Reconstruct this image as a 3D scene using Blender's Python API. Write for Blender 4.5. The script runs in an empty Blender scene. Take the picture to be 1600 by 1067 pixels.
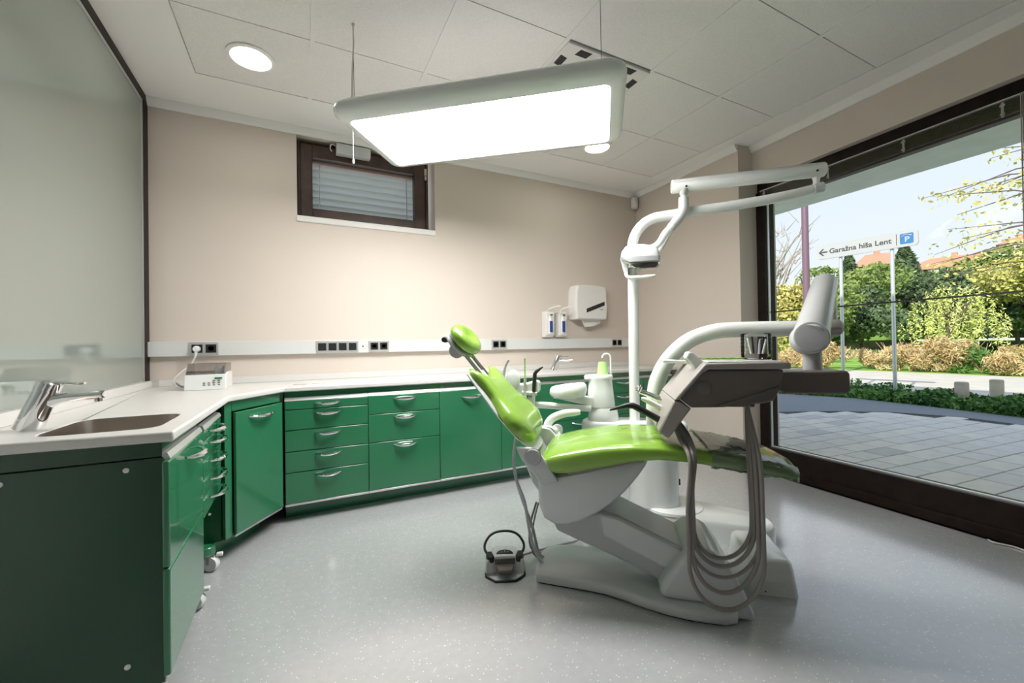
import bpy, bmesh, math, random
import numpy as np
from mathutils import Vector, Matrix
random.seed(7); rng = np.random.default_rng(7)
S = bpy.context.scene
COL = S.collection

# ------------------------------------------------------------------ camera
def axes(yaw, pitch, roll):
    F = Vector((math.sin(yaw)*math.cos(pitch), math.cos(yaw)*math.cos(pitch), math.sin(pitch)))
    R = Vector((math.cos(yaw), -math.sin(yaw), 0)); U = R.cross(F)
    c, s = math.cos(roll), math.sin(roll)
    return c*R + s*U, c*U - s*R, F
cR, cU, cF = axes(.4719, .0082, -.0156)
cam = bpy.data.objects.new('camera', bpy.data.cameras.new('camera')); COL.objects.link(cam)
cam.data.sensor_width = 36; cam.data.lens = 653.075/1600*36; cam.data.clip_start = .05; cam.data.clip_end = 600
cam.matrix_world = Matrix(((cR.x, cU.x, -cF.x, 0), (cR.y, cU.y, -cF.y, 0), (cR.z, cU.z, -cF.z, 1.0627), (0, 0, 0, 1)))
S.camera = cam

# ------------------------------------------------------------------ world, sun, exposure
w = bpy.data.worlds.new('sky'); S.world = w; w.use_nodes = True
nt = w.node_tree; nt.nodes.clear()
tc = nt.nodes.new('ShaderNodeTexCoord'); sx = nt.nodes.new('ShaderNodeSeparateXYZ')
rp = nt.nodes.new('ShaderNodeValToRGB'); bg = nt.nodes.new('ShaderNodeBackground'); ow = nt.nodes.new('ShaderNodeOutputWorld')
rp.color_ramp.elements[0].position = 0.0; rp.color_ramp.elements[0].color = (.74, .775, .80, 1)
rp.color_ramp.elements[1].position = .9; rp.color_ramp.elements[1].color = (.52, .63, .84, 1)
bg.inputs['Strength'].default_value = 1.12
nt.links.new(tc.outputs['Generated'], sx.inputs[0]); nt.links.new(sx.outputs['Z'], rp.inputs[0])
nt.links.new(rp.outputs[0], bg.inputs[0]); nt.links.new(bg.outputs[0], ow.inputs[0])
sun = bpy.data.objects.new('sun', bpy.data.lights.new('sun', 'SUN')); COL.objects.link(sun)
sun.data.energy = 5.0; sun.data.angle = .01; sun.data.color = (1, .93, .8)
sun.rotation_euler = Vector((.80, .22, -.56)).to_track_quat('-Z', 'Y').to_euler()
LAMP_PANEL = 27.0; DOWNLIGHT = 45.0
S.view_settings.view_transform = 'Standard'; S.view_settings.look = 'None'
S.view_settings.exposure = 0.22; S.view_settings.gamma = 1; S.view_settings.use_curve_mapping = False

# ------------------------------------------------------------------ materials
MAT = {}
def mat(name, col, rough=.5, metal=0, coat=0, spec=.5, bump=None, noise=None, alpha=None, emit=None, trans=0, ior=1.5):
    m = bpy.data.materials.new(name); m.use_nodes = True; n = m.node_tree; b = n.nodes['Principled BSDF']
    b.inputs['Base Color'].default_value = (*col, 1); b.inputs['Roughness'].default_value = rough
    b.inputs['Metallic'].default_value = metal; b.inputs['Coat Weight'].default_value = coat
    b.inputs['Coat Roughness'].default_value = .04; b.inputs['Specular IOR Level'].default_value = spec
    b.inputs['IOR'].default_value = ior; b.inputs['Transmission Weight'].default_value = trans
    if emit: b.inputs['Emission Color'].default_value = (*emit[0], 1); b.inputs['Emission Strength'].default_value = emit[1]
    def tex(scale, detail=4):
        c = n.nodes.new('ShaderNodeTexCoord'); t = n.nodes.new('ShaderNodeTexNoise')
        t.inputs['Scale'].default_value = scale; t.inputs['Detail'].default_value = detail
        n.links.new(c.outputs['Object'], t.inputs['Vector']); return t
    if noise:                                   # (scale, colour2)
        t = tex(noise[0]); r = n.nodes.new('ShaderNodeValToRGB')
        r.color_ramp.elements[0].position = .35; r.color_ramp.elements[0].color = (*col, 1)
        r.color_ramp.elements[1].position = .65; r.color_ramp.elements[1].color = (*noise[1], 1)
        n.links.new(t.outputs['Fac'], r.inputs[0]); n.links.new(r.outputs[0], b.inputs['Base Color'])
    if bump:                                    # (scale, strength)
        t = tex(bump[0]); u = n.nodes.new('ShaderNodeBump'); u.inputs['Strength'].default_value = bump[1]; u.inputs['Distance'].default_value = .01
        n.links.new(t.outputs['Fac'], u.inputs['Height']); n.links.new(u.outputs[0], b.inputs['Normal'])
    MAT[name] = m; return m
def pane_mat(name, tint, ior=1.5, rough=0.0, body=None):
    """thin pane: clear (or milky) sheet with a Fresnel reflection on top"""
    m = bpy.data.materials.new(name); m.use_nodes = True; n = m.node_tree; n.nodes.clear()
    o = n.nodes.new('ShaderNodeOutputMaterial'); mx = n.nodes.new('ShaderNodeMixShader'); fr = n.nodes.new('ShaderNodeFresnel')
    tr = n.nodes.new('ShaderNodeBsdfTransparent'); gl = n.nodes.new('ShaderNodeBsdfGlossy')
    fr.inputs['IOR'].default_value = ior; tr.inputs['Color'].default_value = (*tint, 1); gl.inputs['Roughness'].default_value = rough
    base = tr
    if body:
        df = n.nodes.new('ShaderNodeBsdfDiffuse'); df.inputs['Color'].default_value = (*body[0], 1)
        mb = n.nodes.new('ShaderNodeMixShader'); mb.inputs[0].default_value = body[1]
        n.links.new(tr.outputs[0], mb.inputs[1]); n.links.new(df.outputs[0], mb.inputs[2]); base = mb
    n.links.new(fr.outputs[0], mx.inputs[0]); n.links.new(base.outputs[0], mx.inputs[1]); n.links.new(gl.outputs[0], mx.inputs[2])
    n.links.new(mx.outputs[0], o.inputs[0]); MAT[name] = m; return m
mat('wall', (.68, .60, .53), .75, bump=(220, .05))
mat('ceil', (.90, .885, .865), .8)
mat('tile', (.82, .805, .78), .9, noise=(160, (.89, .875, .85)), bump=(260, .25))
mat('tbar', (.84, .83, .81), .45)
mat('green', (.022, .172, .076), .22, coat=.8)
mat('greenshade', (.006, .055, .020), .25, coat=.2)  # cabinet green with the shade of the unlit sides put into the colour
mat('worktop', (.70, .685, .66), .28)
mat('alu', (.62, .63, .62), .35, .6)
mat('rail', (.70, .71, .70), .4, .1)
mat('chrome', (.78, .79, .80), .08, 1)
mat('steel', (.52, .47, .43), .32, 1, bump=(90, .04))
mat('frame', (.013, .008, .007), .45, spec=.15, noise=(18, (.022, .013, .010)))
mat('framewood', (.045, .022, .015), .4, noise=(12, (.075, .038, .026)))
mat('white', (.80, .82, .80), .25, coat=.5)
mat('whitemat', (.80, .78, .75), .5)
mat('grey', (.46, .465, .48), .35, coat=.2)
mat('lightgrey', (.62, .63, .64), .3, coat=.4)
mat('brown', (.15, .13, .118), .38)
mat('taupe', (.36, .33, .31), .35)
mat('hose', (.24, .215, .20), .4)
mat('black', (.012, .012, .014), .4)
mat('lime', (.235, .43, .050), .26, coat=.6)
mat('limecup', (.42, .80, .25), .4)
mat('blue', (.01, .05, .25), .3)
mat('lcd', (.02, .18, .09), .3)
mat('lit', (1, 1, 1), .5, emit=((1, .985, .96), LAMP_PANEL))
mat('down', (1, 1, 1), .5, emit=((1, .96, .90), DOWNLIGHT))
mat('blind', (.80, .81, .82), .4)
bn = MAT['blind'].node_tree; bt_ = bn.nodes.new('ShaderNodeBsdfTranslucent'); bt_.inputs[0].default_value = (.9, .9, .9, 1); bx = bn.nodes.new('ShaderNodeMixShader'); bx.inputs[0].default_value = .45
bn.links.new(bn.nodes['Principled BSDF'].outputs[0], bx.inputs[1]); bn.links.new(bt_.outputs[0], bx.inputs[2]); bn.links.new(bx.outputs[0], bn.nodes['Material Output'].inputs[0])
mat('pinkrail', (.55, .36, .32), .5)
mat('blinddark', (.030, .020, .016), .35, .3)
mat('soffit', (.90, .90, .89), .85, noise=(4, (.82, .82, .82)))
mat('concrete', (.74, .74, .73), .85, noise=(5, (.84, .84, .83)))
mat('asphalt', (.16, .18, .20), .9, noise=(40, (.21, .23, .26)))
mat('road', (.52, .48, .43), .9, noise=(2, (.60, .56, .50)))
mat('grass', (.16, .34, .035), .9, noise=(.8, (.30, .48, .07)))
mat('hill', (.10, .20, .03), .95, noise=(.15, (.22, .34, .06)))
mat('bark', (.13, .10, .085), .9); mat('barkgrey', (.34, .29, .27), .9)
mat('leafyellow', (.42, .43, .11), .7, noise=(.6, (.58, .52, .20)))
mat('leafgreen', (.13, .20, .055), .7, noise=(.5, (.25, .32, .09)))
mat('leafdark', (.07, .11, .06), .7, noise=(.5, (.12, .18, .08)))
mat('willow', (.55, .58, .17), .7, noise=(.5, (.72, .70, .30)))
mat('dry', (.50, .36, .17), .8, noise=(1.0, (.68, .56, .33)))
mat('cover', (.05, .15, .03), .7, noise=(3, (.13, .27, .05)))
mat('roofred', (.50, .25, .17), .8); mat('housewall', (.75, .72, .68), .8)
mat('stonewall', (.15, .13, .12), .9, noise=(.6, (.24, .21, .19)))
mat('post', (.17, .10, .15), .5); mat('galv', (.62, .64, .68), .35, .5)
mat('bollard', (.42, .36, .29), .85, noise=(8, (.52, .46, .38)))
mat('sign', (.43, .44, .47), .4); mat('signtext', (.05, .05, .06), .5); mat('signblue', (.03, .17, .42), .4)
for i, c in enumerate(((.60, .58, .55), (.66, .63, .58), (.48, .47, .47), (.62, .60, .58))): mat('slab%d' % i, c, .8, noise=(9, tuple(x*.9 for x in c)))
mat('joint', (.10, .09, .085), .95)
pane_mat('glass', (.97, .985, .98), 1.09); pane_mat('film', (.90, .95, .95), 1.6, .10, ((.85, .9, .92), .12))
pane_mat('partition', (.75, .80, .77), 3.6, 0.0, ((.31, .35, .315), .985))
pane_mat('smoke', (.70, .69, .69), 1.45)
pane_mat('jar', (.985, .99, .99), 1.3)
m = mat('floor', (.36, .365, .375), .20, spec=.95, coat=.7)
m.node_tree.nodes['Principled BSDF'].inputs['Coat Roughness'].default_value = .16; m.node_tree.nodes['Principled BSDF'].inputs['Coat IOR'].default_value = 1.8; n = m.node_tree; b = n.nodes['Principled BSDF']   # speckled vinyl
c_ = n.nodes.new('ShaderNodeTexCoord'); v_ = n.nodes.new('ShaderNodeTexVoronoi'); r_ = n.nodes.new('ShaderNodeValToRGB'); x_ = n.nodes.new('ShaderNodeMix'); x_.data_type = 'RGBA'
t_ = n.nodes.new('ShaderNodeTexNoise'); t_.inputs['Scale'].default_value = 30; q_ = n.nodes.new('ShaderNodeValToRGB')
q_.color_ramp.elements[0].color = (.43, .435, .445, 1); q_.color_ramp.elements[1].color = (.50, .505, .515, 1)
v_.inputs['Scale'].default_value = 62; r_.color_ramp.elements[0].position = .11; r_.color_ramp.elements[0].color = (1, 1, 1, 1); r_.color_ramp.elements[1].position = .17; r_.color_ramp.elements[1].color = (0, 0, 0, 1)
x_.inputs['B'].default_value = (.80, .80, .80, 1)
n.links.new(c_.outputs['Object'], v_.inputs['Vector']); n.links.new(c_.outputs['Object'], t_.inputs['Vector']); n.links.new(v_.outputs['Distance'], r_.inputs[0])
n.links.new(t_.outputs['Fac'], q_.inputs[0]); n.links.new(q_.outputs[0], x_.inputs['A']); n.links.new(r_.outputs[0], x_.inputs['Factor']); n.links.new(x_.outputs['Result'], b.inputs['Base Color'])

# ------------------------------------------------------------------ builders
class MB:
    def __init__(s): s.v = []; s.f = []
    def add(s, vs, fs):
        k = len(s.v); s.v += [tuple(p) for p in vs]; s.f += [tuple(i+k for i in f) for f in fs]; return s
    def box(s, x0, x1, y0, y1, z0, z1):
        return s.add([(x0,y0,z0),(x1,y0,z0),(x1,y1,z0),(x0,y1,z0),(x0,y0,z1),(x1,y0,z1),(x1,y1,z1),(x0,y1,z1)],
                     [(0,3,2,1),(4,5,6,7),(0,1,5,4),(1,2,6,5),(2,3,7,6),(3,0,4,7)])
    def prism(s, pts, a0, a1, axis='z'):
        """polygon extruded along an axis; pts are (x,y) for z, (u,z) for y, (y,z) for x"""
        f = {'z': lambda p, a: (p[0], p[1], a), 'y': lambda p, a: (p[0], a, p[1]), 'x': lambda p, a: (a, p[0], p[1])}[axis]
        n = len(pts)
        return s.add([f(p, a0) for p in pts] + [f(p, a1) for p in pts],
                     [tuple(range(n)), tuple(range(2*n-1, n-1, -1))] + [(i, (i+1) % n, n+(i+1) % n, n+i) for i in range(n)])
    def rings(s, rs, caps=True, closed=False):
        n = len(rs[0]); m = len(rs); vs = [p for r in rs for p in r]; fs = []
        for j in range(m if closed else m-1):
            k = (j+1) % m
            for i in range(n): fs.append((j*n+i, j*n+(i+1) % n, k*n+(i+1) % n, k*n+i))
        if caps and not closed: fs += [tuple(range(n-1, -1, -1)), tuple(range((m-1)*n, m*n))]
        return s.add(vs, fs)
    def tube(s, pts, r, n=10, res=0, flat=1.0, up=None):
        P = [Vector(p) for p in pts]; rr = list(r) if hasattr(r, '__len__') else [r]*len(P)
        if res:
            Q = []; RR = []
            for i in range(len(P)-1):
                a, b, c, d = P[max(i-1, 0)], P[i], P[i+1], P[min(i+2, len(P)-1)]
                for k in range(res):
                    t = k/res
                    Q.append(.5*((2*b) + (c-a)*t + (2*a-5*b+4*c-d)*t*t + (3*b-a-3*c+d)*t**3)); RR.append(rr[i]*(1-t)+rr[i+1]*t)
            Q.append(P[-1]); RR.append(rr[-1]); P, rr = Q, RR
        T = [(P[min(i+1, len(P)-1)]-P[max(i-1, 0)]).normalized() for i in range(len(P))]
        N = Vector(up) if up else T[0].orthogonal(); rs = []
        for p, t, q in zip(P, T, rr):
            N = (N - t*N.dot(t)).normalized(); B = t.cross(N)
            rs.append([p + q*(math.cos(2*math.pi*k/n)*N*flat + math.sin(2*math.pi*k/n)*B) for k in range(n)])
        return s.rings(rs)
    def lathe(s, prof, c=(0, 0, 0), n=28, axis=(0, 0, 1)):
        A = Vector(axis).normalized(); X = A.orthogonal().normalized(); Y = A.cross(X); C = Vector(c)
        return s.rings([[C + A*z + max(r, 1e-4)*(math.cos(2*math.pi*k/n)*X + math.sin(2*math.pi*k/n)*Y) for k in range(n)] for r, z in prof])
    def ell(s, c, rx, ry, rz, n=20, m=12, M=None):
        rs = []
        for j in range(m+1):
            a = -math.pi/2 + math.pi*min(max(j/m, .02), .98)
            rs.append([Vector((rx*math.cos(a)*math.cos(2*math.pi*k/n), ry*math.cos(a)*math.sin(2*math.pi*k/n), rz*math.sin(a))) for k in range(n)])
        rs = [[(M @ p if M else p) + Vector(c) for p in r] for r in rs]
        return s.rings(rs)
TH = math.radians(-40)
FD = Matrix.Translation((.931, 1.626, 0)) @ Matrix.Rotation(TH, 4, 'Z')               # chair frame: u towards the foot end, v away, z up
WX, WY = (-.09197, -.99576), (.99576, -.09197)
FW = Matrix(((WX[0], WY[0], 0, 3.361), (WX[1], WY[1], 0, 2.158), (0, 0, 1, 0), (0, 0, 0, 1)))  # window wall: x along the wall to the viewer, y outwards
I4 = Matrix.Identity(4)
def mkmesh(name, mb, M=I4, sharp=35, fix=True):
    me = bpy.data.meshes.new(name); me.from_pydata([M @ Vector(p) for p in mb.v], [], mb.f); me.validate()
    if fix:
        bm = bmesh.new(); bm.from_mesh(me); bmesh.ops.recalc_face_normals(bm, faces=bm.faces); bm.to_mesh(me); bm.free()
    me.shade_smooth(); me.set_sharp_from_angle(angle=math.radians(sharp)); return me
def put(o, label=None, cat=None, group=None, kind=None):
    if label: o['label'] = label
    if cat: o['category'] = cat
    if group: o['group'] = group
    if kind: o['kind'] = kind
    return o
def thing(name, label, cat, M=I4, group=None):
    o = bpy.data.objects.new(name, None); COL.objects.link(o); o.empty_display_size = .1; o.matrix_world = M
    return put(o, label, cat, group)
def wm(o):
    return o.matrix_world if o.parent is None else wm(o.parent) @ o.matrix_basis
def obj(name, mb, m, parent=None, F=I4, bevel=0, seg=2, sharp=35, sub=0, label=None, cat=None, group=None, kind=None):
    """mesh given in frame F; stored in the parent's space"""
    M = (WMS[parent.name].inverted() @ F) if parent is not None else F
    me = mkmesh(name, mb, M, sharp) ; me.materials.append(MAT[m])
    o = bpy.data.objects.new(name, me); COL.objects.link(o)
    if parent is not None: o.parent = parent; WMS[o.name] = WMS[parent.name]
    else: WMS[o.name] = I4
    if bevel:
        b = o.modifiers.new('bevel', 'BEVEL'); b.width = bevel; b.segments = seg; b.limit_method = 'ANGLE'; b.angle_limit = math.radians(35); b.harden_normals = False
    if sub: q = o.modifiers.new('sub', 'SUBSURF'); q.levels = sub; q.render_levels = sub
    return put(o, label, cat, group, kind)
WMS = {}
_t = thing
def thing(*a, **k):
    o = _t(*a, **k); WMS[o.name] = o.matrix_world.copy(); return o
def T(x, y, z=0, rz=0): return Matrix.Translation((x, y, z)) @ Matrix.Rotation(rz, 4, 'Z')
def dup(o, parent=None, M=None):
    c = o.copy(); COL.objects.link(c); c.parent = parent
    if M is not None: c.matrix_world = M
    WMS[c.name] = M.copy() if M is not None else (WMS[parent.name] if parent is not None else I4)
    for ch in o.children: dup(ch, c)
    return c
def struct(name, mb, m, parent=None, F=I4, **k):
    return obj(name, mb, m, parent, F, kind=None if parent is not None else 'structure', **k)

# ================================================================== THE ROOM
YB, XL, HC, YF = 3.4013, -.845, 2.669, -3.2
floor = struct('floor', MB().prism([(XL-.1, YF), (2.86, YF), (3.33, 2.158), (3.33, YB+.1), (XL-.1, YB+.1)], -.05, 0), 'floor')
# back wall with the window recess
WX0, WX1, WZ0, WZ1 = .0, 1.03, 2.03, 2.625
bw = MB()
bw.box(XL-.1, WX0, YB, YB+.3, 0, HC+.2); bw.box(WX1, 3.6, YB, YB+.3, 0, HC+.2); bw.box(WX0, WX1, YB, YB+.3, 0, WZ0); bw.box(WX0, WX1, YB, YB+.3, WZ1, HC+.2)
struct('wall_back', bw, 'wall')
pl = [(3.256, YB), (3.212, 2.182), (3.361, 2.158), (3.62, 2.135), (3.62, YB)]
struct('wall_pillar', MB().prism(pl, -.05, HC+.2), 'wall')
struct('wall_right', MB().box(0, 5.4, 0, .26, 2.372, HC+.2), 'wall', F=FW)
struct('wall_right_front', MB().box(2.75, 5.4, 0, .26, 0, 2.372), 'wall', F=FW)
struct('wall_front', MB().box(XL-.1, 3.2, YF-.2, YF, 0, HC+.2), 'brown')
struct('wall_left', MB().box(XL-.25, XL-.06, YF, YB, 0, HC+.2), 'ceil')
# cornice strips
for nm, mb, F in (('trim_1', MB().prism([(0, HC), (0, 2.619), (-.012, 2.619), (-.035, HC-.012), (-.035, HC)], XL, 3.256, 'x'), T(0, YB)),
                  ('trim_2', MB().prism([(0, HC), (0, 2.619), (-.012, 2.619), (-.035, HC-.012), (-.035, HC)], 0, 3.45, 'x'), FW),
                  ('trim_3', MB().prism([(0, HC), (0, 2.619), (-.012, 2.619), (-.035, HC-.012), (-.035, HC)], 0, 1.22, 'x'),
                   Matrix(((-.0361, .99935, 0, 3.256), (-.99935, -.0361, 0, YB), (0, 0, 1, 0), (0, 0, 0, 1))))):
    struct(nm, mb, 'ceil', F=F)
# ceiling: plaster border, tiles, grid bars
GX = [-.5193 + .6*i for i in range(6)] + [3.0676]; GY = [2.973, 2.4036, 1.8036, 1.2036, .6036, .0036, -.5964]
ce = MB(); X0, X1, Y0, Y1 = GX[0], GX[-1], GY[-1], GY[0]
ce.box(XL-.1, X0, YF, YB+.1, HC, HC+.06); ce.box(X1, 3.7, YF, YB+.1, HC, HC+.06); ce.box(X0, X1, Y1, YB+.1, HC, HC+.06); ce.box(X0, X1, YF, Y0, HC, HC+.06); ce.box(X0, X1, Y0, Y1, HC+.05, HC+.07)
ceiling = struct('ceiling', ce, 'ceil')
for i in range(len(GX)-1):
    for j in range(len(GY)-1):
        if (i, j) == (3, 1): continue                       # the air outlet sits here
        e = .011 if 0 < i else .004; f = .011 if i+2 < len(GX) else .004
        obj('ceiling_tile', MB().box(GX[i]+e, GX[i+1]-f, GY[j+1]+.0025, GY[j]-.0025, HC+.003, HC+.02), 'tile', ceiling)
for x in GX[1:-1]: obj('grid_bar', MB().box(x-.0115, x+.0115, Y0, Y1, HC-.001, HC+.004).box(x-.002, x+.002, Y0, Y1, HC+.004, HC+.03), 'tbar', ceiling)
for y in GY[1:-1]: obj('grid_bar', MB().box(X0, X1, y-.006, y+.006, HC+.012, HC+.024), 'hose', ceiling)
av = thing('air_outlet', 'square white ceiling air outlet with black slots behind the hanging lamp', 'vent', T((GX[3]+GX[4])/2, (GY[1]+GY[2])/2, HC))
obj('plate', MB().box(GX[3]+.008, GX[4]-.008, GY[2]+.008, GY[1]-.008, HC-.012, HC+.012), 'whitemat', av, bevel=.004)
cx, cy = (GX[3]+GX[4])/2, (GY[1]+GY[2])/2
for k in range(4):
    for o_ in (-.2, .125):
        Mk = T(cx, cy, 0, k*math.pi/2)
        obj('slot', MB().prism([(o_, -.278), (o_+.075, -.278), (o_+.065, -.232), (o_-.01, -.232)], HC-.0135, HC-.009), 'black', av, Mk)
# ------------------------------------------------------------------ glazed partition on the left
pt = struct('window_1', MB().box(XL-.012, XL-.004, YF, YB-.02, .874, HC-.03), 'partition')
fr = MB().box(XL-.055, XL+.004, YF, YB, HC-.055, HC).box(XL-.055, XL+.004, YB-.085, YB, .86, HC-.055)
obj('window_frame', fr, 'frame', pt, bevel=.002)
obj('glazing_bead', MB().box(XL-.004, XL+.001, YF, YB-.085, HC-.072, HC-.055).box(XL-.004, XL+.001, YB-.102, YB-.085, .874, HC-.055).box(XL-.004, XL+.002, YF, YB-.085, .866, .876), 'alu', pt)

# ------------------------------------------------------------------ small back window
yw = YB+.055
bwn = struct('window_2', MB().box(.10, .878, yw+.028, yw+.034, 2.105, 2.50), 'glass')
obj('window_frame', MB().box(WX0, .105, yw, yw+.07, WZ0, 2.612).box(.872, .99, yw, yw+.07, WZ0, 2.612).box(.105, .872, yw, yw+.07, 2.497, 2.612).box(.105, .872, yw, yw+.07, WZ0, 2.112), 'framewood', bwn, bevel=.004)
obj('sash_edge', MB().box(.022, .968, yw-.006, yw, 2.59, 2.596).box(.022, .028, yw-.006, yw, 2.05, 2.59).box(.962, .968, yw-.006, yw, 2.05, 2.59), 'frame', bwn)
obj('window_sill', MB().box(-.005, 1.03, YB-.012, yw+.02, 1.985, WZ0), 'whitemat', bwn, bevel=.006)
obj('hinge', MB().box(.955, .975, yw-.012, yw, 2.50, 2.555).box(.958, .972, yw-.016, yw, 2.46, 2.492), 'steel', bwn)
ow_ = thing('window_opener', 'white motor box opening the small dark-framed back window', 'window motor', T(.39, yw, 2.56))
obj('motor_case', MB().box(.268, .517, yw-.07, yw-.001, 2.535, 2.61), 'lightgrey', ow_, bevel=.006)
obj('mount_plate', MB().box(.24, .53, yw-.012, yw, 2.60, 2.618), 'black', ow_)
obj('wire', MB().tube([(.268, yw-.03, 2.60), (.235, yw-.03, 2.605), (.228, yw-.02, 2.575), (.24, yw-.005, 2.565)], .004, 6, 4), 'whitemat', ow_)
vb = thing('venetian_blind', 'white outdoor slat blind lowered behind the small back window', 'blind', T(.49, yw+.1, 2.1))
for i in range(8):
    z = 2.468 - i*.053
    obj('slat', MB().prism([(yw+.072, z+.018), (yw+.074, z+.020), (yw+.098, z+.006), (yw+.124, z-.020), (yw+.122, z-.022), (yw+.096, z+.003)], .08, .90, 'x'), 'blind', vb)
obj('head_rail', MB().box(.08, .90, yw+.07, yw+.12, 2.478, 2.515), 'pinkrail', vb)
for x in (.155, .822): obj('ladder_cord', MB().tube([(x, yw+.068, 2.5), (x, yw+.068, 2.08)], .003, 6), 'grey', vb)

# ------------------------------------------------------------------ shop window on the right
LW = 2.75
win = struct('window_3', MB().box(.08, LW-.06, .075, .083, .21, 2.30), 'glass', F=FW)
fr = MB().box(0, LW, .02, .14, .0, .205).box(0, LW, .05, .12, 2.285, 2.372).box(.0, .075, .03, .14, .205, 2.285).box(LW-.07, LW, .03, .14, .205, 2.285)
obj('window_frame', fr, 'frame', win, FW, bevel=.003)
obj('bottom_rail', MB().box(0, LW, .004, .02, 0, .062), 'frame', win, FW, bevel=.002)
obj('glazing_bead', MB().box(.07, LW-.07, .05, .074, .205, .214).box(.07, .082, .055, .074, .205, 2.28), 'alu', win, FW)
obj('pane_joint', MB().box(.08, LW-.07, .068, .09, 1.292, 1.301), 'black', win, FW)
bl = thing('raised_blind', 'dark brown slat blind raised into a stack across the large window top', 'blind', FW @ Matrix.Translation((1.2, .02, 2.2)))
obj('head_rail', MB().box(.05, LW-.1, .012, .045, 2.280, 2.288), 'grey', bl, FW)
for i in range(9): obj('slat', MB().prism([(.003, 2.27-i*.0085), (.03, 2.2735-i*.0085), (.058, 2.27-i*.0085), (.058, 2.2665-i*.0085), (.03, 2.27-i*.0085), (.003, 2.2665-i*.0085)], .055, LW-.12, 'x'), 'blinddark', bl, FW)
obj('bottom_rail', MB().box(.055, LW-.12, .002, .06, 2.178, 2.192), 'blinddark', bl, FW, bevel=.003)
for x in (.10, .58, 1.005, 1.415, 1.85, 2.3): obj('clip', MB().box(x-.006, x+.006, -.004, .004, 2.19, 2.27).box(x-.011, x+.011, -.006, .0, 2.245, 2.258).box(x-.010, x+.010, -.006, .0, 2.20, 2.212), 'taupe', bl, FW, bevel=.002)
obj('pull_cord', MB().tube([(1.487, -.01, 2.28), (1.487, -.012, 1.2), (1.487, -.012, .25), (1.482, -.012, .14), (1.50, -.015, .07), (1.53, -.02, .05)], .0028, 6, 5), 'hose', bl, FW)
obj('pull_cord', MB().tube([(1.480, -.01, 2.28), (1.480, -.012, .9), (1.478, -.012, .2), (1.485, -.012, .1), (1.51, -.018, .06)], .0028, 6, 5), 'taupe', bl, FW)
wl = MB().tube([(3.20, .83, .006), (3.17, .80, .01), (3.20, .74, .006), (3.17, .66, .006), (3.14, .58, .006)], .004, 6, 5)
obj('blind_wire', wl, 'whitemat', label='thin white wire lying on the floor along the window plinth', cat='wire')

# ================================================================== CABINETS
def handle(mb, cx, z, w=.15, out=.03, y=0):
    """bow handle in a front's frame: x along, y out of the front is negative"""
    pts = []; rr = []
    for k in range(13):
        t = -1 + k/6; pts.append((cx + t*w/2, y - .004 - out*(1-t*t)**.8 if abs(t) < 1 else y - .002, z - .006*(1-t*t) + .003)); rr.append(.0035 + .0075*(1-t*t))
    return mb.tube(pts, rr, 8)
def front(th_, nm, x0, x1, z0, z1, F, hz=None, hw=.15, hx=None, hand=True):
    f = obj(nm, MB().box(x0+.0015, x1-.0015, 0, .019, z0+.0015, z1-.0015), 'green', th_, F, bevel=.0035, seg=2)
    if hand: obj('handle', handle(MB(), (x0+x1)/2 if hx is None else hx, hz if hz else z1-.03, hw), 'chrome', f, F)
    return f
FM = T(0, 2.88); B0 = -.082; BW = .4835
def base_unit(i, x0, x1, rows, label, F=FM, door=False):
    t = thing('base_cabinet', label, 'cabinet', F @ Matrix.Translation(((x0+x1)/2, .2, 0)), 'green base cabinets under the white worktop')
    obj('carcass', MB().box(x0+.0005, x1-.0005, .02, .50, .105, .799), 'green', t, F)
    obj('plinth', MB().box(x0+.0005, x1-.0005, .12, .14, .0, .105), 'green', t, F)
    obj('trim_strip', MB().box(x0+.001, x1-.001, -.002, .02, .104, .117), 'alu', t, F, bevel=.002)
    obj('top_lip', MB().prism([(0.0, .742), (.019, .742), (.019, .762), (.012, .762)], x0+.001, x1-.001, 'x'), 'alu', t, F)
    if door: front(t, 'door', x0, x1, .118, .741, F, .69)
    else:
        for a, b in rows: front(t, 'drawer', x0, x1, a, b, F, b-.028 if b-a > .1 else b-.022)
    return t
A = [(.687, .741), (.562, .686), (.432, .561), (.305, .431), (.118, .304)]; B3 = [(.618, .741), (.431, .617), (.118, .430)]
XB = [B0 + BW*k for k in range(7)] + [3.19]
base_unit(0, XB[0], XB[1], A, 'green cabinet with five drawers beside the angled corner cabinet')
base_unit(1, XB[1], XB[2], B3, 'green cabinet with three drawers left of the chair, right of the five-drawer one')
base_unit(2, XB[2], XB[3], None, 'green cabinet with one plain door directly behind the chair backrest', door=True)
base_unit(3, XB[3], XB[4], None, 'green cabinet mostly hidden behind the lower chair back and armrest', door=True)
base_unit(4, XB[4], XB[5], B3, 'green drawer cabinet seen behind the spittoon bowl', )
base_unit(5, XB[5], XB[6], B3, 'green drawer cabinet seen right of the cup filler, left of the lamp pole')
base_unit(6, XB[6], XB[7], B3, 'narrow green cabinet at the right end, behind the curved white arm')
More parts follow.
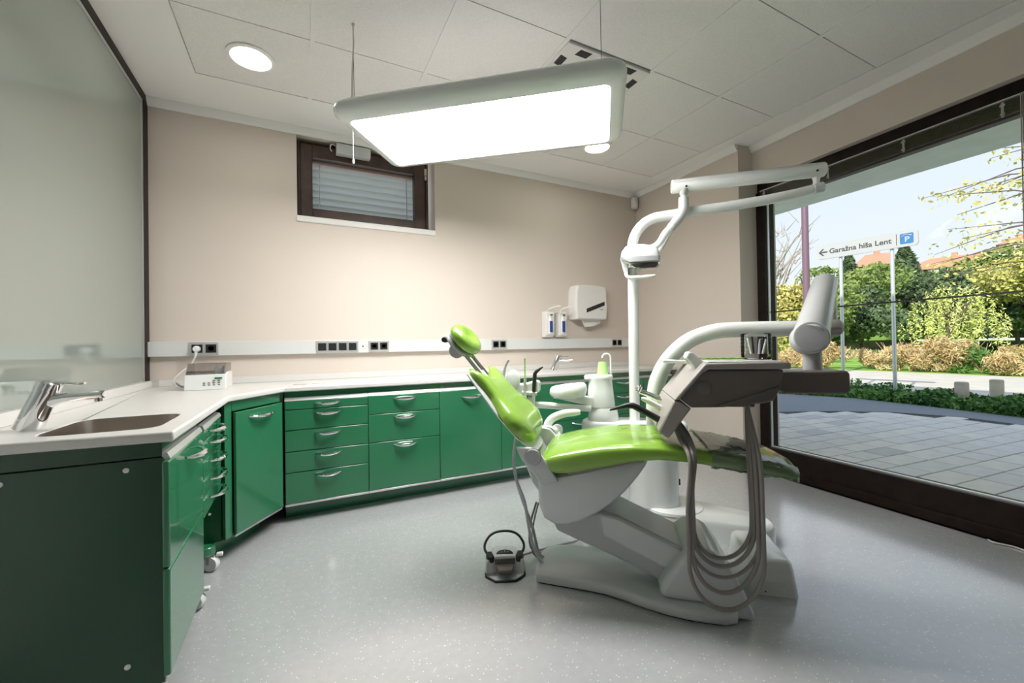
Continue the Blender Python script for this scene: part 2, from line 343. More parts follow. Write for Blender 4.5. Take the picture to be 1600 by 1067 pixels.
# corner cabinet (angled)
P0, P1 = Vector((-.334, 2.518)), Vector((-.105, 2.868)); ang = math.atan2(P1.y-P0.y, P1.x-P0.x); L = (P1-P0).length
FC = T(P0.x, P0.y, 0, ang)
cc = thing('corner_cabinet', 'angled green corner cabinet with a single door and bow handle', 'cabinet', FC @ Matrix.Translation((L/2, .2, 0)), 'green base cabinets under the white worktop')
obj('carcass', MB().prism([(P0.x-.02, P0.y+.012), (P1.x-.02, P1.y+.012), (-.086, 2.90), (-.086, 3.38), (-.82, 3.38), (-.82, 2.53)], .105, .799), 'greenshade', cc)
obj('plinth', MB().box(.06, L-.03, .115, .135, 0, .105), 'green', cc, FC)
obj('stile', MB().box(-.0, .045, .0, .018, .11, .798), 'green', cc, FC, bevel=.002)
obj('top_rail', MB().box(.046, L, .0, .018, .745, .798), 'green', cc, FC, bevel=.002)
d = obj('door', MB().box(.05, L-.003, -.02, -.001, .118, .74), 'green', cc, FC, bevel=.005, seg=3)
obj('handle', handle(MB(), .235, .70, .19, .03, -.02), 'chrome', d, FC)
obj('trim_strip', MB().box(.05, L-.003, -.012, .01, .106, .116), 'alu', cc, FC)
obj('cap', MB().lathe([(.006, 0), (.006, .002)], (-.40, 2.529, .25), 12, (0, -1, 0)), 'white', cc)
# near sink cabinet; local x runs to the back along +Y, front at X=-.34 facing +X
FS = Matrix(((0, -1, 0, -.34), (1, 0, 0, 0), (0, 0, 1, 0), (0, 0, 0, 1)))
sc = thing('sink_cabinet', 'near green sink cabinet with shade-darkened glossy end panel and white screw caps', 'cabinet', T(-.58, 1.8), 'green base cabinets under the white worktop')
obj('carcass', MB().box(-.80, -.364, 1.585, 2.03, .105, .64), 'greenshade', sc)
obj('end_panel', MB().box(-.83, -.358, 1.567, 1.584, .09, .748), 'greenshade', sc, bevel=.002)
obj('top_rail', MB().box(-.83, -.366, 1.569, 1.584, .751, .799).box(-.374, -.362, 1.57, 2.03, .751, .799), 'greenshade', sc, bevel=.001)
obj('plinth', MB().box(-.80, -.46, 1.66, 2.03, 0, .105), 'greenshade', sc)
obj('front_lip', MB().prism([(-.362, .742), (-.342, .742), (-.350, .76), (-.362, .762)], 1.57, 2.03, 'y'), 'alu', sc)
d = obj('door', MB().box(1.545, 2.028, 0, .019, .431, .741), 'green', sc, FS, bevel=.006, seg=3)
obj('handle', handle(MB(), 1.83, .70, .17, .034), 'chrome', d, FS)
obj('drawer', MB().box(1.545, 2.028, 0, .019, .118, .428), 'green', sc, FS, bevel=.006, seg=3)
for x, z in ((-.442, .722), (-.442, .165), (-.692, .722)): obj('cap', MB().lathe([(.0075, 0), (.0075, .0022), (.005, .003)], (x, 1.567, z), 14, (0, -1, 0)), 'white', sc)
# mobile drawer trolley
tr = thing('drawer_trolley', 'green mobile trolley with five small drawers on white castors', 'trolley', T(-.55, 2.25))
obj('body', MB().box(-.76, -.362, 2.045, 2.455, .385, .745), 'green', tr, bevel=.012, seg=3)
obj('top_strip', MB().prism([(-.362, .742), (-.338, .742), (-.345, .758), (-.362, .762)], 2.05, 2.45, 'y'), 'alu', tr)
for a, b in ((.695, .741), (.618, .692), (.542, .615), (.467, .539), (.391, .464)):
    f = obj('drawer', MB().box(2.05, 2.45, 0, .019, a, b), 'green', tr, FS, bevel=.006, seg=2)
    obj('handle', handle(MB(), 2.25, b-.024, .20, .038), 'chrome', f, FS)
obj('stand', MB().box(-.74, -.56, 2.15, 2.38, .12, .386), 'greenshade', tr, bevel=.01)
for y in (2.13, 2.46):
    obj('foot', MB().prism([(-.78, y-.035), (-.40, y-.035), (-.375, y-.02), (-.365, y), (-.375, y+.02), (-.40, y+.035), (-.78, y+.035)], .078, .122), 'green', tr, bevel=.008, seg=3)
    for x in (-.385, -.72):
        cst = obj('castor', MB().lathe([(.012, -.014), (.033, -.014), (.035, -.009), (.035, .009), (.033, .014), (.012, .014)], (x, y, .036), 20, (.45, .9, 0)), 'white', tr)
        obj('fork', MB().box(x-.02, x+.012, y-.012, y+.012, .036, .078), 'hose', cst)
        obj('brake_tab', MB().box(x+.02, x+.048, y-.012, y+.012, .066, .082), 'white', cst, bevel=.004)
# worktop
wt = [(-.835, 1.56), (-.323, 1.515), (-.312, 2.504), (-.083, 2.854), (3.235, 2.854), (3.245, YB-.002), (-.835, YB-.002)]
def with_hole(outer, hole, z0, z1):
    """slab with a hole: outer and hole joined by bridge quads"""
    bm = bmesh.new(); 
    def loop(ps, z): return [bm.verts.new((x, y, z)) for x, y in ps]
    for z in (z0, z1):
        es = []
        for ps in (outer, hole):
            vs = loop(ps, z); es += [bm.edges.new((vs[i], vs[(i+1) % len(vs)])) for i in range(len(vs))]
        bmesh.ops.triangle_fill(bm, edges=es, use_beauty=True)
    mb = MB(); bm.verts.index_update(); mb.add([v.co[:] for v in bm.verts], [[v.index for v in f.verts] for f in bm.faces]); bm.free()
    n, h = len(outer), len(hole); t = n+h
    mb.f += [(i, (i+1) % n, t+(i+1) % n, t+i) for i in range(n)] + [(n+i, n+(i+1) % h, t+n+(i+1) % h, t+n+i) for i in range(h)]
    return mb
def rrect(x0, x1, y0, y1, r, n=6):
    P = []
    for cx_, cy_, a in ((x1-r, y1-r, 0), (x0+r, y1-r, 90), (x0+r, y0+r, 180), (x1-r, y0+r, 270)):
        for k in range(n+1): t = math.radians(a + 90*k/n); P.append((cx_+r*math.cos(t), cy_+r*math.sin(t)))
    return P
sk = rrect(-.66, -.385, 1.615, 1.95, .06)
wk = thing('worktop', 'continuous white worktop running around the corner over the green cabinets', 'worktop', T(1, 3.1, .8))
o = obj('slab', with_hole(wt, sk, .80, .83), 'worktop', wk, bevel=.007, seg=3)
obj('upstand', MB().box(-.835, 3.24, YB-.018, YB-.002, .83, .874).box(-.84, -.822, 1.56, YB-.018, .83, .874), 'worktop', wk, bevel=.003)
obj('upstand_joint', MB().box(-.824, -.79, YB-.045, YB-.018, .831, .876), 'alu', wk)
for a, b in (((-.035, 3.00), (.045, 2.985)), ((.075, 2.98), (.155, 2.965))):
    obj('grip_slot', MB().tube([(a[0], a[1], .8305), (b[0], b[1], .8305)], .004, 6, flat=.4), 'hose', wk)
o = obj('waste_flap', MB().box(-.06, .19, 2.905, 2.975, .830, .8325), 'worktop', wk, bevel=.001)
# steel sink: bowl hanging in the hole
def bowl(outline, z1, depth, r=.9):
    c = np.mean(outline, axis=0); rs = []
    for k, (f, z) in enumerate(((1.0, z1), (.995, z1-.012), (.97, z1-depth*.6), (.92, z1-depth*.9), (.8, z1-depth), (.1, z1-depth-.004))): rs.append([(c[0]+(x-c[0])*f, c[1]+(y-c[1])*f, z) for x, y in outline])
    return MB().rings(rs, caps=False).add([p for p in rs[-1]], [tuple(range(len(outline)))])
sn = thing('sink', 'stainless steel sink bowl set into the near end of the worktop', 'sink', T(-.52, 1.78, .70))
obj('bowl', bowl(rrect(-.658, -.387, 1.617, 1.948, .058), .829, .13), 'steel', sn)
obj('drain', MB().lathe([(.022, 0), (.022, .004), (.015, .005)], (-.52, 1.78, .697), 18), 'chrome', sn)
# faucets
def faucet(name, label, M, k=1):
    t = thing(name, label, 'faucet', M, 'mixer taps on the worktop')
    q = lambda ps: [tuple(k*c for c in p) for p in ps]
    obj('body', MB().tube(q([(0, 0, 0), (.012, 0, .03), (.03, 0, .075), (.042, 0, .105)]), [.030*k, .028*k, .027*k, .026*k], 18, 3), 'chrome', t, M)
    obj('cap', MB().tube(q([(.040, 0, .103), (.048, 0, .122), (.05, 0, .127)]), [.027*k, .0265*k, .015*k], 18), 'chrome', t, M)
    obj('spout', MB().tube(q([(.012, 0, .03), (.035, 0, .066), (.07, 0, .079), (.11, 0, .0815), (.158, 0, .084), (.163, 0, .084)]), [.022*k, .02*k, .014*k, .0115*k, .011*k, .009*k], 14, 4), 'chrome', t, M)
    obj('aerator', MB().lathe(((.009*k, 0), (.009*k, .016*k)), q([(.151, 0, .066)])[0], 14), 'chrome', t, M)
    obj('lever', MB().tube(q([(.046, 0, .122), (.075, 0, .120), (.105, 0, .115), (.122, 0, .117)]), [.012*k, .010*k, .009*k, .007*k], 10, 4, flat=.45, up=(0, 0, 1)), 'chrome', t, M)
    return t
faucet('mixer_tap', 'large chrome mixer tap standing beside the near steel sink', T(-.735, 1.80, .83, -.18), 1.15)
faucet('mixer_tap', 'small chrome mixer tap on the far worktop behind the spittoon', T(2.03, 3.17, .83, -.65), 1.05)
# capsule mixer with a smoked lid
mx = thing('capsule_mixer', 'small white tabletop mixer with smoked lid and green display on worktop', 'mixer', T(-.48, 3.05, .83, -.03))
FMX = T(-.48, 3.05, .83, -.03)
obj('case', MB().prism([(-.10, 0), (.12, 0), (.12, .10), (-.02, .10), (-.085, .088)], -.10, .10, 'x'), 'white', mx, FMX, bevel=.004)
obj('lid', MB().prism([(-.083, .09), (-.02, .102), (.12, .102), (.12, .152), (-.03, .152)], -.094, .094, 'x'), 'smoke', mx, FMX)
obj('lid_edge', MB().tube([(-.094, -.083, .09), (-.094, -.03, .152), (.094, -.03, .152), (.094, -.083, .09)], .0022, 6), 'hose', mx, FMX)
obj('capsule_fork', MB().box(.03, .075, -.01, .02, .10, .118).box(.03, .038, -.008, .018, .118, .135).box(.066, .075, -.008, .018, .118, .135), 'white', mx, FMX)
obj('display', MB().box(.045, .082, -.0945, -.09, .062, .071), 'lcd', mx, FMX)
for i, x in enumerate((-.005, .018, .042, .066)):
    for z in (.028, .04, .052)[:2 if i < 2 else 3]: obj('button', MB().box(x-.006, x+.006, -.1005+.18*(z-.03)*0+ .0, -.094, z-.0035, z+.0035), 'hose', mx, FMX @ Matrix.Translation((0, .004, 0)))
obj('power_cord', MB().tube([(-.10, .05, .03), (-.15, .09, .015), (-.17, .05, .04), (-.14, 0, .02), (-.10, .02, .01)], .003, 6, 5), 'taupe', mx, FMX)
# ------------------------------------------------------------------ wall rail with sockets
struct('trim_4', MB().box(-.843, 3.23, YB-.04, YB, 1.022, 1.117), 'rail', bevel=.002)
def sock(name, x0, x1, n, label, plug=False):
    t = thing(name, label, 'socket', T((x0+x1)/2, YB-.04, 1.07), 'socket plates set in the wall rail')
    obj('frame_plate', MB().box(x0, x1, YB-.047, YB-.04, 1.026, 1.112), 'alu', t, bevel=.002)
    p = (x1-x0-.012)/n
    for k in range(n):
        a = x0+.006+p*k+.008; ins = obj('insert', MB().box(a, a+p-.016, YB-.050, YB-.0465, 1.043, 1.097), 'black', t, bevel=.001)
        if n != 4: obj('socket_well', MB().lathe([(.019, 0), (.019, .0012), (.016, .0005), (.015, -.0)], (a+(p-.016)/2, YB-.050, 1.07), 16, (0, -1, 0)), 'frame', ins)
    return t
sock('socket_plate', -.632, -.472, 2, 'double black socket in grey plate holding a white plug above the mixer')
sock('switch_plate', .112, .403, 4, 'row of four black inserts in the wall rail left of centre')
sock('socket_plate', .478, .632, 2, 'double black socket in the wall rail right beside the four-gang plate')
sock('socket_plate', 1.512, 1.662, 2, 'double black socket in the wall rail just right of the green headrest')
sock('socket_plate', 2.858, 3.003, 2, 'rightmost double black socket in the wall rail, left of the lamp pole')
obj('key_hole', MB().lathe([(.006, 0), (.006, .003), (.003, .004)], (.437, YB-.04, 1.07), 12, (0, -1, 0)), 'lcd', label='tiny round green fitting on the wall rail between two plates', cat='rail fitting')
pg = thing('plug', 'white plug with cord in the wall rail socket above the mixer', 'plug', T(-.595, YB-.05, 1.07))
obj('plug_body', MB().lathe([(.021, .001), (.021, .02), (.018, .035), (.012, .04)], (-.590, YB-.05, 1.068), 18, (0, -1, 0)), 'white', pg)
obj('cord', MB().tube([(-.590, YB-.075, 1.062), (-.592, YB-.08, 1.03), (-.605, YB-.07, 1.0), (-.63, YB-.06, .96), (-.67, YB-.08, .92), (-.70, YB-.12, .87), (-.66, YB-.2, .836), (-.60, YB-.25, .84)], [.009, .008, .006, .004, .0035, .003, .003, .003], 8, 5), 'white', pg)
# ------------------------------------------------------------------ dispensers on the wall
def soap(x0, x1, label):
    t = thing('soap_dispenser', label, 'dispenser', T((x0+x1)/2, YB, 1.25), 'wall dispensers beside the towel box')
    xm = (x0+x1)/2
    obj('case', MB().prism([(YB, 1.13), (YB-.05, 1.128), (YB-.085, 1.15), (YB-.085, 1.36), (YB-.07, 1.372), (YB, 1.372)], x0, x1, 'x'), 'whitemat', t, bevel=.006)
    obj('bottle', MB().tube([(xm-.002, YB-.080, 1.165), (xm-.002, YB-.080, 1.29), (xm-.002, YB-.079, 1.31), (xm-.002, YB-.078, 1.335)], [.021, .021, .016, .010], 14), 'whitemat', t)
    obj('label', MB().box(xm-.018, xm+.014, YB-.104, YB-.098, 1.175, 1.28), 'blue', t, bevel=.002)
    obj('pump', MB().tube([(xm-.002, YB-.08, 1.335), (xm+.01, YB-.105, 1.34)], .006, 8), 'black', t)
    obj('lever', MB().tube([(xm-.012, YB-.045, 1.37), (xm-.005, YB-.08, 1.395), (xm+.02, YB-.15, 1.41), (xm+.045, YB-.19, 1.412)], [.006, .007, .007, .006], 8, 4), 'whitemat', t)
soap(2.055, 2.145, 'left of two white soap dispensers with blue labels on the wall')
soap(2.195, 2.285, 'right of two white soap dispensers with blue labels, beside the towel box')
tw = thing('towel_dispenser', 'white paper towel box on the wall with a slanted black window', 'dispenser', T(2.55, YB, 1.3))
obj('case', MB().rings([[(2.56+(x-2.56)*f, YB-d_, 1.47+(z-1.47)*g) for x, z in ((2.37, 1.30), (2.745, 1.30), (2.757, 1.42), (2.75, 1.58), (2.73, 1.628), (2.65, 1.636), (2.47, 1.636), (2.39, 1.628), (2.368, 1.58), (2.36, 1.42))]
     for f, g, d_ in ((1, 1, 0), (1, 1, .09), (.97, .985, .115), (.9, .95, .125))]), 'whitemat', tw, bevel=.004)
obj('level_window', MB().prism([(2.49, 1.365), (2.71, 1.44), (2.71, 1.478), (2.49, 1.403)], YB-.128, YB-.122, 'y'), 'black', tw)
obj('maker_mark', MB().box(2.655, 2.695, YB-.127, YB-.124, 1.394, 1.401), 'hose', tw)
obj('paper_towel', MB().prism([(2.47, 1.302), (2.70, 1.302), (2.69, 1.262), (2.60, 1.235), (2.51, 1.228)], YB-.075, YB-.06, 'y'), 'whitemat', tw)
al = thing('motion_sensor', 'small white alarm sensor in the upper back corner of the room', 'sensor', T(3.20, 3.36, 2.55))
obj('case', MB().lathe([(.03, 0), (.037, .01), (.038, .06), (.036, .10), (.028, .112)], (3.205, 3.355, 2.497), 16), 'whitemat', al)
obj('bracket', MB().box(3.195, 3.235, 3.36, 3.395, 2.60, 2.618), 'hose', al)
# ------------------------------------------------------------------ ceiling lights
def downlight(x, y, label):
    t = thing('downlight', label, 'ceiling light', T(x, y, HC), 'round recessed ceiling lights')
    obj('trim_ring', MB().lathe([(.118, .004), (.118, -.006), (.10, -.010), (.088, -.004), (.088, .0)], (x, y, HC), 36), 'ceil', t)
    obj('diffuser', MB().lathe([(.089, -.003), (.05, -.0045), (.001, -.005)], (x, y, HC), 36), 'down', t)
downlight(-.218, 2.685, 'round recessed ceiling light in the front left tile')
downlight(2.184, 2.698, 'round recessed ceiling light just below the right end of the hanging lamp')
# big hanging lamp
LA = math.radians(-39.2); FL = T(.898-.005, 2.0225-.006, 0, LA); HL, HW = .709, .336
lp = thing('hanging_lamp', 'large rectangular white pendant lamp with glowing panel hanging on wires', 'ceiling light', FL @ Matrix.Translation((0, 0, 2.2)))
def ring_rect(hl, hw, r, z, n=8): return [(x, y, z) for x, y in rrect(-hl, hl, -hw, hw, r, n)]
obj('housing', MB().rings([ring_rect(HL-.075, HW-.075, .03, 2.196), ring_rect(HL-.07, HW-.07, .035, 2.189), ring_rect(HL-.03, HW-.03, .06, 2.197), ring_rect(HL-.006, HW-.006, .07, 2.218), ring_rect(HL, HW, .075, 2.24),
     ring_rect(HL-.006, HW-.006, .07, 2.262), ring_rect(HL-.03, HW-.03, .06, 2.282), ring_rect(HL-.08, HW-.08, .05, 2.29)], caps=False).add(ring_rect(HL-.08, HW-.08, .05, 2.29), [tuple(range(36))]), 'white', lp, FL, sharp=50)
obj('light_panel', MB().box(-HL+.074, HL-.074, -HW+.074, HW-.074, 2.195, 2.20), 'lit', lp, FL)
mat('fillglow', (1, 1, 1), .5, emit=((1, .985, .96), .55))
obj('ceiling_fill_panel', MB().box(-HL+.12, HL-.12, -HW+.1, HW-.1, 2.288, 2.293), 'fillglow', lp, FL)  # added glowing fill to brighten the ceiling, not a part of the lamp
obj('switch_plate', MB().box(-.66, -.60, -HW+.015, -HW+.032, 2.214, 2.224), 'signblue', lp, FL)
for x in (-.60, .60):
    for y in (-.27, .27): obj('suspension_wire', MB().tube([(x, y, 2.285), (x, y, HC-.003)], .0016, 6), 'hose', lp, FL)
    obj('ceiling_fixing', MB().lathe([(.008, 0), (.008, -.008), (.003, -.012)], (x, -.27, HC), 10), 'alu', lp, FL)
obj('supply_cable', MB().tube([(-.60, -.272, HC-.003), (-.592, -.282, 2.56), (-.607, -.27, 2.45), (-.60, -.285, 2.36), (-.612, -.27, 2.286)], .0042, 8, 5), 'whitemat', lp, FL)
obj('pull_cord', MB().tube([(-.66, -.19, 2.22), (-.66, -.19, 2.03)], .0012, 6), 'whitemat', lp, FL)
obj('pull_knob', MB().lathe([(.003, .012), (.006, .004), (.006, -.008), (.003, -.012)], (-.66, -.19, 2.025), 10), 'lightgrey', lp, FL)

# ================================================================== DENTAL CHAIR
VC = .115
ch = thing('dental_chair', 'lime green reclining dental chair on a white lifting base', 'dental chair', FD @ Matrix.Translation((.4, VC, 0)))
bp = [(0, .0), (.10, -.012), (.22, -.026), (.30, -.040), (.38, -.068), (.46, -.105), (.54, -.13), (.64, -.147), (.745, -.147), (.785, -.13), (.80, -.09), (.80, .30), (.77, .34), (.62, .35), (.40, .315), (.2, .30), (.06, .285), (.015, .265), (-.008, .2), (-.012, .07)]
def plate(ps, lv):
    c = np.mean(ps, axis=0); rs = []
    for ins, z in lv:
        r = []
        for x, y in ps:
            dv = Vector((c[0]-x, c[1]-y)); r.append((x+dv.normalized().x*ins, y+dv.normalized().y*ins, z))
        rs.append(r)
    return MB().rings(rs)
obj('base_plate', plate(bp, ((.006, .006), (0, .012), (0, .035), (.006, .044), (.02, .048))), 'lightgrey', ch, FD, sharp=60)
obj('base_skirt', plate(bp, ((.016, .0), (.014, .008))), 'black', ch, FD)
obj('base_panel', MB().box(.60, .66, -.1500, -.140, .014, .034), 'lightgrey', ch, FD, bevel=.002)
hp = [(.515, .055), (.52, .10), (.545, .145), (.60, .215), (.65, .255), (.70, .262), (.745, .235), (.79, .175), (.825, .10), (.855, .03), (.86, .0), (.80, .0), (.70, .048), (.60, .048)]
obj('lift_housing', MB().prism(hp, -.10, .24, 'y'), 'lightgrey', ch, FD, bevel=.022, seg=4)
obj('lift_arm', MB().prism([(.08, .31), (.30, .352), (.36, .338), (.72, .18), (.66, .05), (.56, .07), (.34, .163), (.10, .252)], -.03, .235, 'y'), 'grey', ch, FD, bevel=.014, seg=3)
obj('lift_arm_cover', MB().prism([(.28, .345), (.36, .332), (.69, .19), (.62, .115), (.58, .12), (.30, .25)], -.038, .243, 'y'), 'lightgrey', ch, FD, bevel=.01, seg=2)
sp = [(.030, .50), (.020, .457), (.024, .37), (.045, .318), (.09, .295), (.14, .298), (.20, .315), (.27, .352), (.34, .402), (.40, .462), (.45, .525), (.482, .572), (.49, .60), (.45, .60), (.14, .52)]
def shell(profile, v0, v1, r):
    """side profile swept across v with softened flanks"""
    c = np.mean(profile, axis=0); rs = []
    for f, v in ((.84, v0), (.955, v0+r*.25), (1, v0+r), (1, v1-r), (.955, v1-r*.25), (.84, v1)): rs.append([(c[0]+(x-c[0])*f, v, c[1]+(z-c[1])*f) for x, z in profile])
    return MB().rings(rs)
obj('seat_shell', shell(sp, -.085, .315, .06), 'lightgrey', ch, FD, sharp=50)
obj('seat_shell_rim', MB().prism([(.16, .515), (.46, .588), (.47, .602), (.15, .53)], -.088, .318, 'y'), 'hose', ch, FD)
def sup(hw, ht, hb, n=28, e=.45):
    """superelliptic cross-section (across, height)"""
    P = []
    for k in range(n):
        a = 2*math.pi*k/n; c, s = math.cos(a), math.sin(a)
        P.append((math.copysign(abs(c)**e, c)*hw, math.copysign(abs(s)**e, s)*(ht if s > 0 else hb)))
    return P
def interp(x, xs, ys): return float(np.interp(x, xs, ys))
U_ = [.03, .045, .075, .12, .19, .30, .42, .52, .62, .72, .82, .92, .99, 1.03, 1.052, 1.058]
ZT = [.560, .582, .600, .615, .632, .652, .662, .662, .652, .637, .622, .604, .588, .572, .548, .535]
ZB = [.545, .528, .516, .512, .522, .548, .578, .592, .588, .577, .562, .546, .534, .524, .522, .528]
HWd = [.17, .205, .225, .235, .24, .24, .24, .24, .238, .232, .222, .205, .185, .165, .12, .08]
def cushion(off=0, u0=0, u1=2, wob=0):
    rs = []
    us = [u for u in np.linspace(.03, 1.058, 60) if u0 <= u <= u1]
    for u in us:
        zt, zb, hw = (interp(u, U_, q) for q in (ZT, ZB, HWd)); zm = (zt+zb)/2
        r = []
        for k, (a, b) in enumerate(sup(hw+off, (zt-zm)+off, (zm-zb)+off, 36)):
            dip = .006*max(0, 1-(a/hw)**2) if b > 0 else 0                       # slightly domed top
            wv = wob*(math.sin(u*57+k*1.3)+math.sin(k*2.1+u*23)+math.sin(u*140-k)) if wob else 0
            r.append((u+wv*.3, VC+a+wv, zm+b+dip+wv))
        rs.append(r)
    return MB().rings(rs)
seat = obj('seat_cushion', cushion(), 'lime', ch, FD, sharp=80)
obj('foot_protector', cushion(.006, .70, 1.06, .0022), 'film', ch, FD, sharp=80, label='clear crinkled plastic cover over the foot end')
# backrest in its own slanted frame: s along the back, n out of the front
SB, TB, NB = Vector((-.015, 0, .60)), Vector((-.632, 0, .775)), Vector((.775, 0, .632))
def bk(s_, v, n_): return SB + TB*s_ + NB*n_ + Vector((0, v, 0))
ss = np.linspace(0, 1, 40); rs = []
for t in ss:
    s_ = .010 + t*.392
    hw = interp(t, (0, .04, .12, .22, .32, .42, .54, .66, .78, .9, .96, 1), (.09, .13, .19, .226, .236, .225, .197, .176, .172, .180, .174, .145))
    th = interp(t, (0, .04, .12, .25, .4, .6, .8, .93, .98, 1), (.022, .046, .070, .080, .072, .054, .050, .046, .034, .02))
    ring = []
    for a, b in sup(1, 1, 1, 48, .62):
        q = abs(a); n_ = .012 + (th*(.80+.20*q*q)*max(b, 0) if b > 0 else 0)
        ring.append(bk(s_ + -.034*t**5 + .080*(q**2)*t**4, VC+a*hw, n_))
    rs.append(ring)
obj('backrest_cushion', MB().rings(rs), 'lime', ch, FD, sharp=80)
rs = []
for t in np.linspace(0, 1, 14):
    s_ = -.03 + t*.46; hw = interp(t, (0, .2, .5, 1), (.10, .19, .215, .185)); rs.append([bk(s_, VC+a*hw, .003+b*.010) for a, b in sup(1, 1, 1, 20, .5)])
obj('back_shell', MB().rings(rs), 'lightgrey', ch, FD, sharp=60)
for v in (VC-.045, VC+.045): obj('headrest_bar', MB().tube([bk(.36, v, .012), bk(.60, v, .012)], .006, 8, flat=1.6), 'chrome', ch, FD)
hr = MB(); rs = []
for j in range(15):
    a = -math.pi/2+math.pi*min(max(j/14, .03), .97); rs.append([])
    for k in range(30):
        b = 2*math.pi*k/30; x, y, z = math.cos(a)*math.cos(b), math.cos(a)*math.sin(b), math.sin(a)
        n_ = math.copysign(abs(z)**.75, z)*.040; rr_ = math.hypot(x, y)
        if z > 0: n_ -= .024*max(0, 1-(rr_/.62)**2)
        rs[-1].append(bk(.595 + x*.088, VC+y*.125, .052+n_))
obj('headrest', hr.rings(rs), 'lime', ch, FD, sharp=80)
obj('headrest_mount', MB().lathe([(.035, -.012), (.038, .0), (.034, .022), (.02, .03)], bk(.575, VC-.04, -.01), 18, (0, 1, 0)), 'grey', ch, FD)
obj('headrest_plate', MB().rings([[bk(.595+x*f*.08, VC+y*f*.115, n_) for x, y in ((math.cos(2*math.pi*k/24), math.sin(2*math.pi*k/24)) for k in range(24))] for f, n_ in ((.8, -.004), (1, .004), (1, .014), (.9, .02))]), 'grey', ch, FD)
obj('headrest_knob', MB().lathe([(.012, -.02), (.014, 0), (.012, .02)], bk(.64, VC-.09, -.006), 12, (0, 1, 0)), 'black', ch, FD)
# hinge brackets
hb = [(-.058, .628), (.0, .628), (.028, .622), (.05, .600), (.122, .492), (.05, .474), (.028, .508), (-.034, .575)]
for v0, v1 in ((-.112, -.092), (VC+.207, VC+.227)):
    h_ = obj('hinge_bracket', MB().prism(hb, v0, v1, 'y'), 'lightgrey', ch, FD, bevel=.005)
    obj('hinge_ring', MB().lathe([(.0365, 0), (.0365, .0015)], (.016, v0 if v0 < 0 else v1, .592), 22, (0, -1 if v0 < 0 else 1, 0)), 'hose', h_, FD)
    obj('hinge_cap', MB().lathe([(.034, 0), (.034, .008), (.030, .011)], (.016, v0 if v0 < 0 else v1, .592), 22, (0, -1 if v0 < 0 else 1, 0)), 'grey', h_, FD)
obj('hinge_cover', MB().prism([(-.04, .56), (.0, .57), (.06, .48), (.03, .42), (-.0, .46)], -.05, .28, 'y'), 'lightgrey', ch, FD, bevel=.01)
# armrest on the far side
ar = obj('armrest', MB().tube([(-.002, .42, .60), (.008, .42, .635), (.035, .42, .664), (.09, .42, .687), (.15, .42, .695), (.18, .42, .697)], [.022, .023, .022, .021, .019, .012], 14, 4, flat=.75, up=(0, 1, 0)), 'white', ch, FD)
obj('armrest_bracket', MB().prism([(-.085, .575), (-.064, .622), (.02, .627), (.055, .62), (.067, .599), (.052, .562), (.02, .556), (-.03, .578)], .36, .405, 'y'), 'white', ar, FD, bevel=.01)
obj('armrest_pivot', MB().lathe([(.03, 0), (.032, .01), (.03, .03)], (.055, .40, .60), 16, (0, 1, 0)), 'lightgrey', ar, FD)
obj('armrest_post', MB().tube([(.05, .385, .585), (.075, .37, .54), (.10, .35, .50)], [.024, .026, .03], 12), 'white', ar, FD)
# supply hoses behind the hinge
for k, pts in enumerate(([(-.075, .10, .70), (-.105, .085, .60), (-.105, .07, .46), (-.06, .06, .34), (-.045, .06, .25), (-.02, .07, .12), (.03, .10, .03), (.12, .16, .012), (.2, .2, .012)],
                         [(-.075, .13, .70), (-.115, .12, .58), (-.11, .10, .45), (-.07, .08, .33), (-.03, .1, .2), (.0, .13, .06), (.08, .2, .012), (.2, .24, .012)])):
    obj('supply_hose', MB().tube(pts, .0075, 8, 5), 'grey', ch, FD)
obj('cable_loop', MB().tube([(-.02, .16, .30), (-.055, .17, .18), (-.06, .2, .06), (-.01, .25, .012), (.10, .27, .012), (.18, .3, .012)], .005, 8, 5), 'hose', ch, FD)
obj('cable_loop', MB().tube([(.0, .1, .32), (-.03, .11, .2), (-.04, .16, .05), (.04, .19, .012), (.14, .22, .012)], .004, 8, 5), 'hose', ch, FD)

# ================================================================== SPITTOON UNIT
un = thing('spittoon_unit', 'white dental water unit with spittoon bowl on a floor column', 'dental unit', FD @ Matrix.Translation((.62, .78, 0)))
def capsule(a, b, ra, rb, n=14):
    a, b = Vector(a), Vector(b); d = (b-a).normalized(); t = math.atan2(d.y, d.x); P = []
    for k in range(n+1): q = t+math.pi/2+math.pi*k/n; P.append((a.x+ra*math.cos(q), a.y+ra*math.sin(q)))
    for k in range(n+1): q = t-math.pi/2+math.pi*k/n; P.append((b.x+rb*math.cos(q), b.y+rb*math.sin(q)))
    return P
obj('floor_housing', plate(capsule((.68, .76), (1.06, .63), .17, .115), ((0, .0), (.004, .085), (.012, .104), (.03, .112))), 'white', un, FD, sharp=50)
obj('column_foot', MB().lathe([(.17, .105), (.168, .118), (.15, .124)], (.68, .76, 0), 40), 'white', un, FD)
obj('column', MB().rings([[(x, y, z) for x, y in capsule((.54, .76), (.62, .76), r, r)] for r, z in ((.105, .12), (.10, .2), (.10, .54))]), 'white', un, FD, sharp=50)
obj('side_clip', MB().box(.718, .726, .74, .75, .235, .27), 'black', un, FD)
obj('body_block', plate(capsule((.27, .74), (.68, .74), .105, .09), ((.03, .50), (.01, .515), (0, .54), (0, .585), (.008, .60), (.02, .605))), 'white', un, FD, sharp=50)
obj('tower_foot', MB().lathe([(.09, .605), (.092, .612), (.088, .64), (.082, .675), (.08, .682)], (.295, .74, 0), 32), 'white', un, FD)
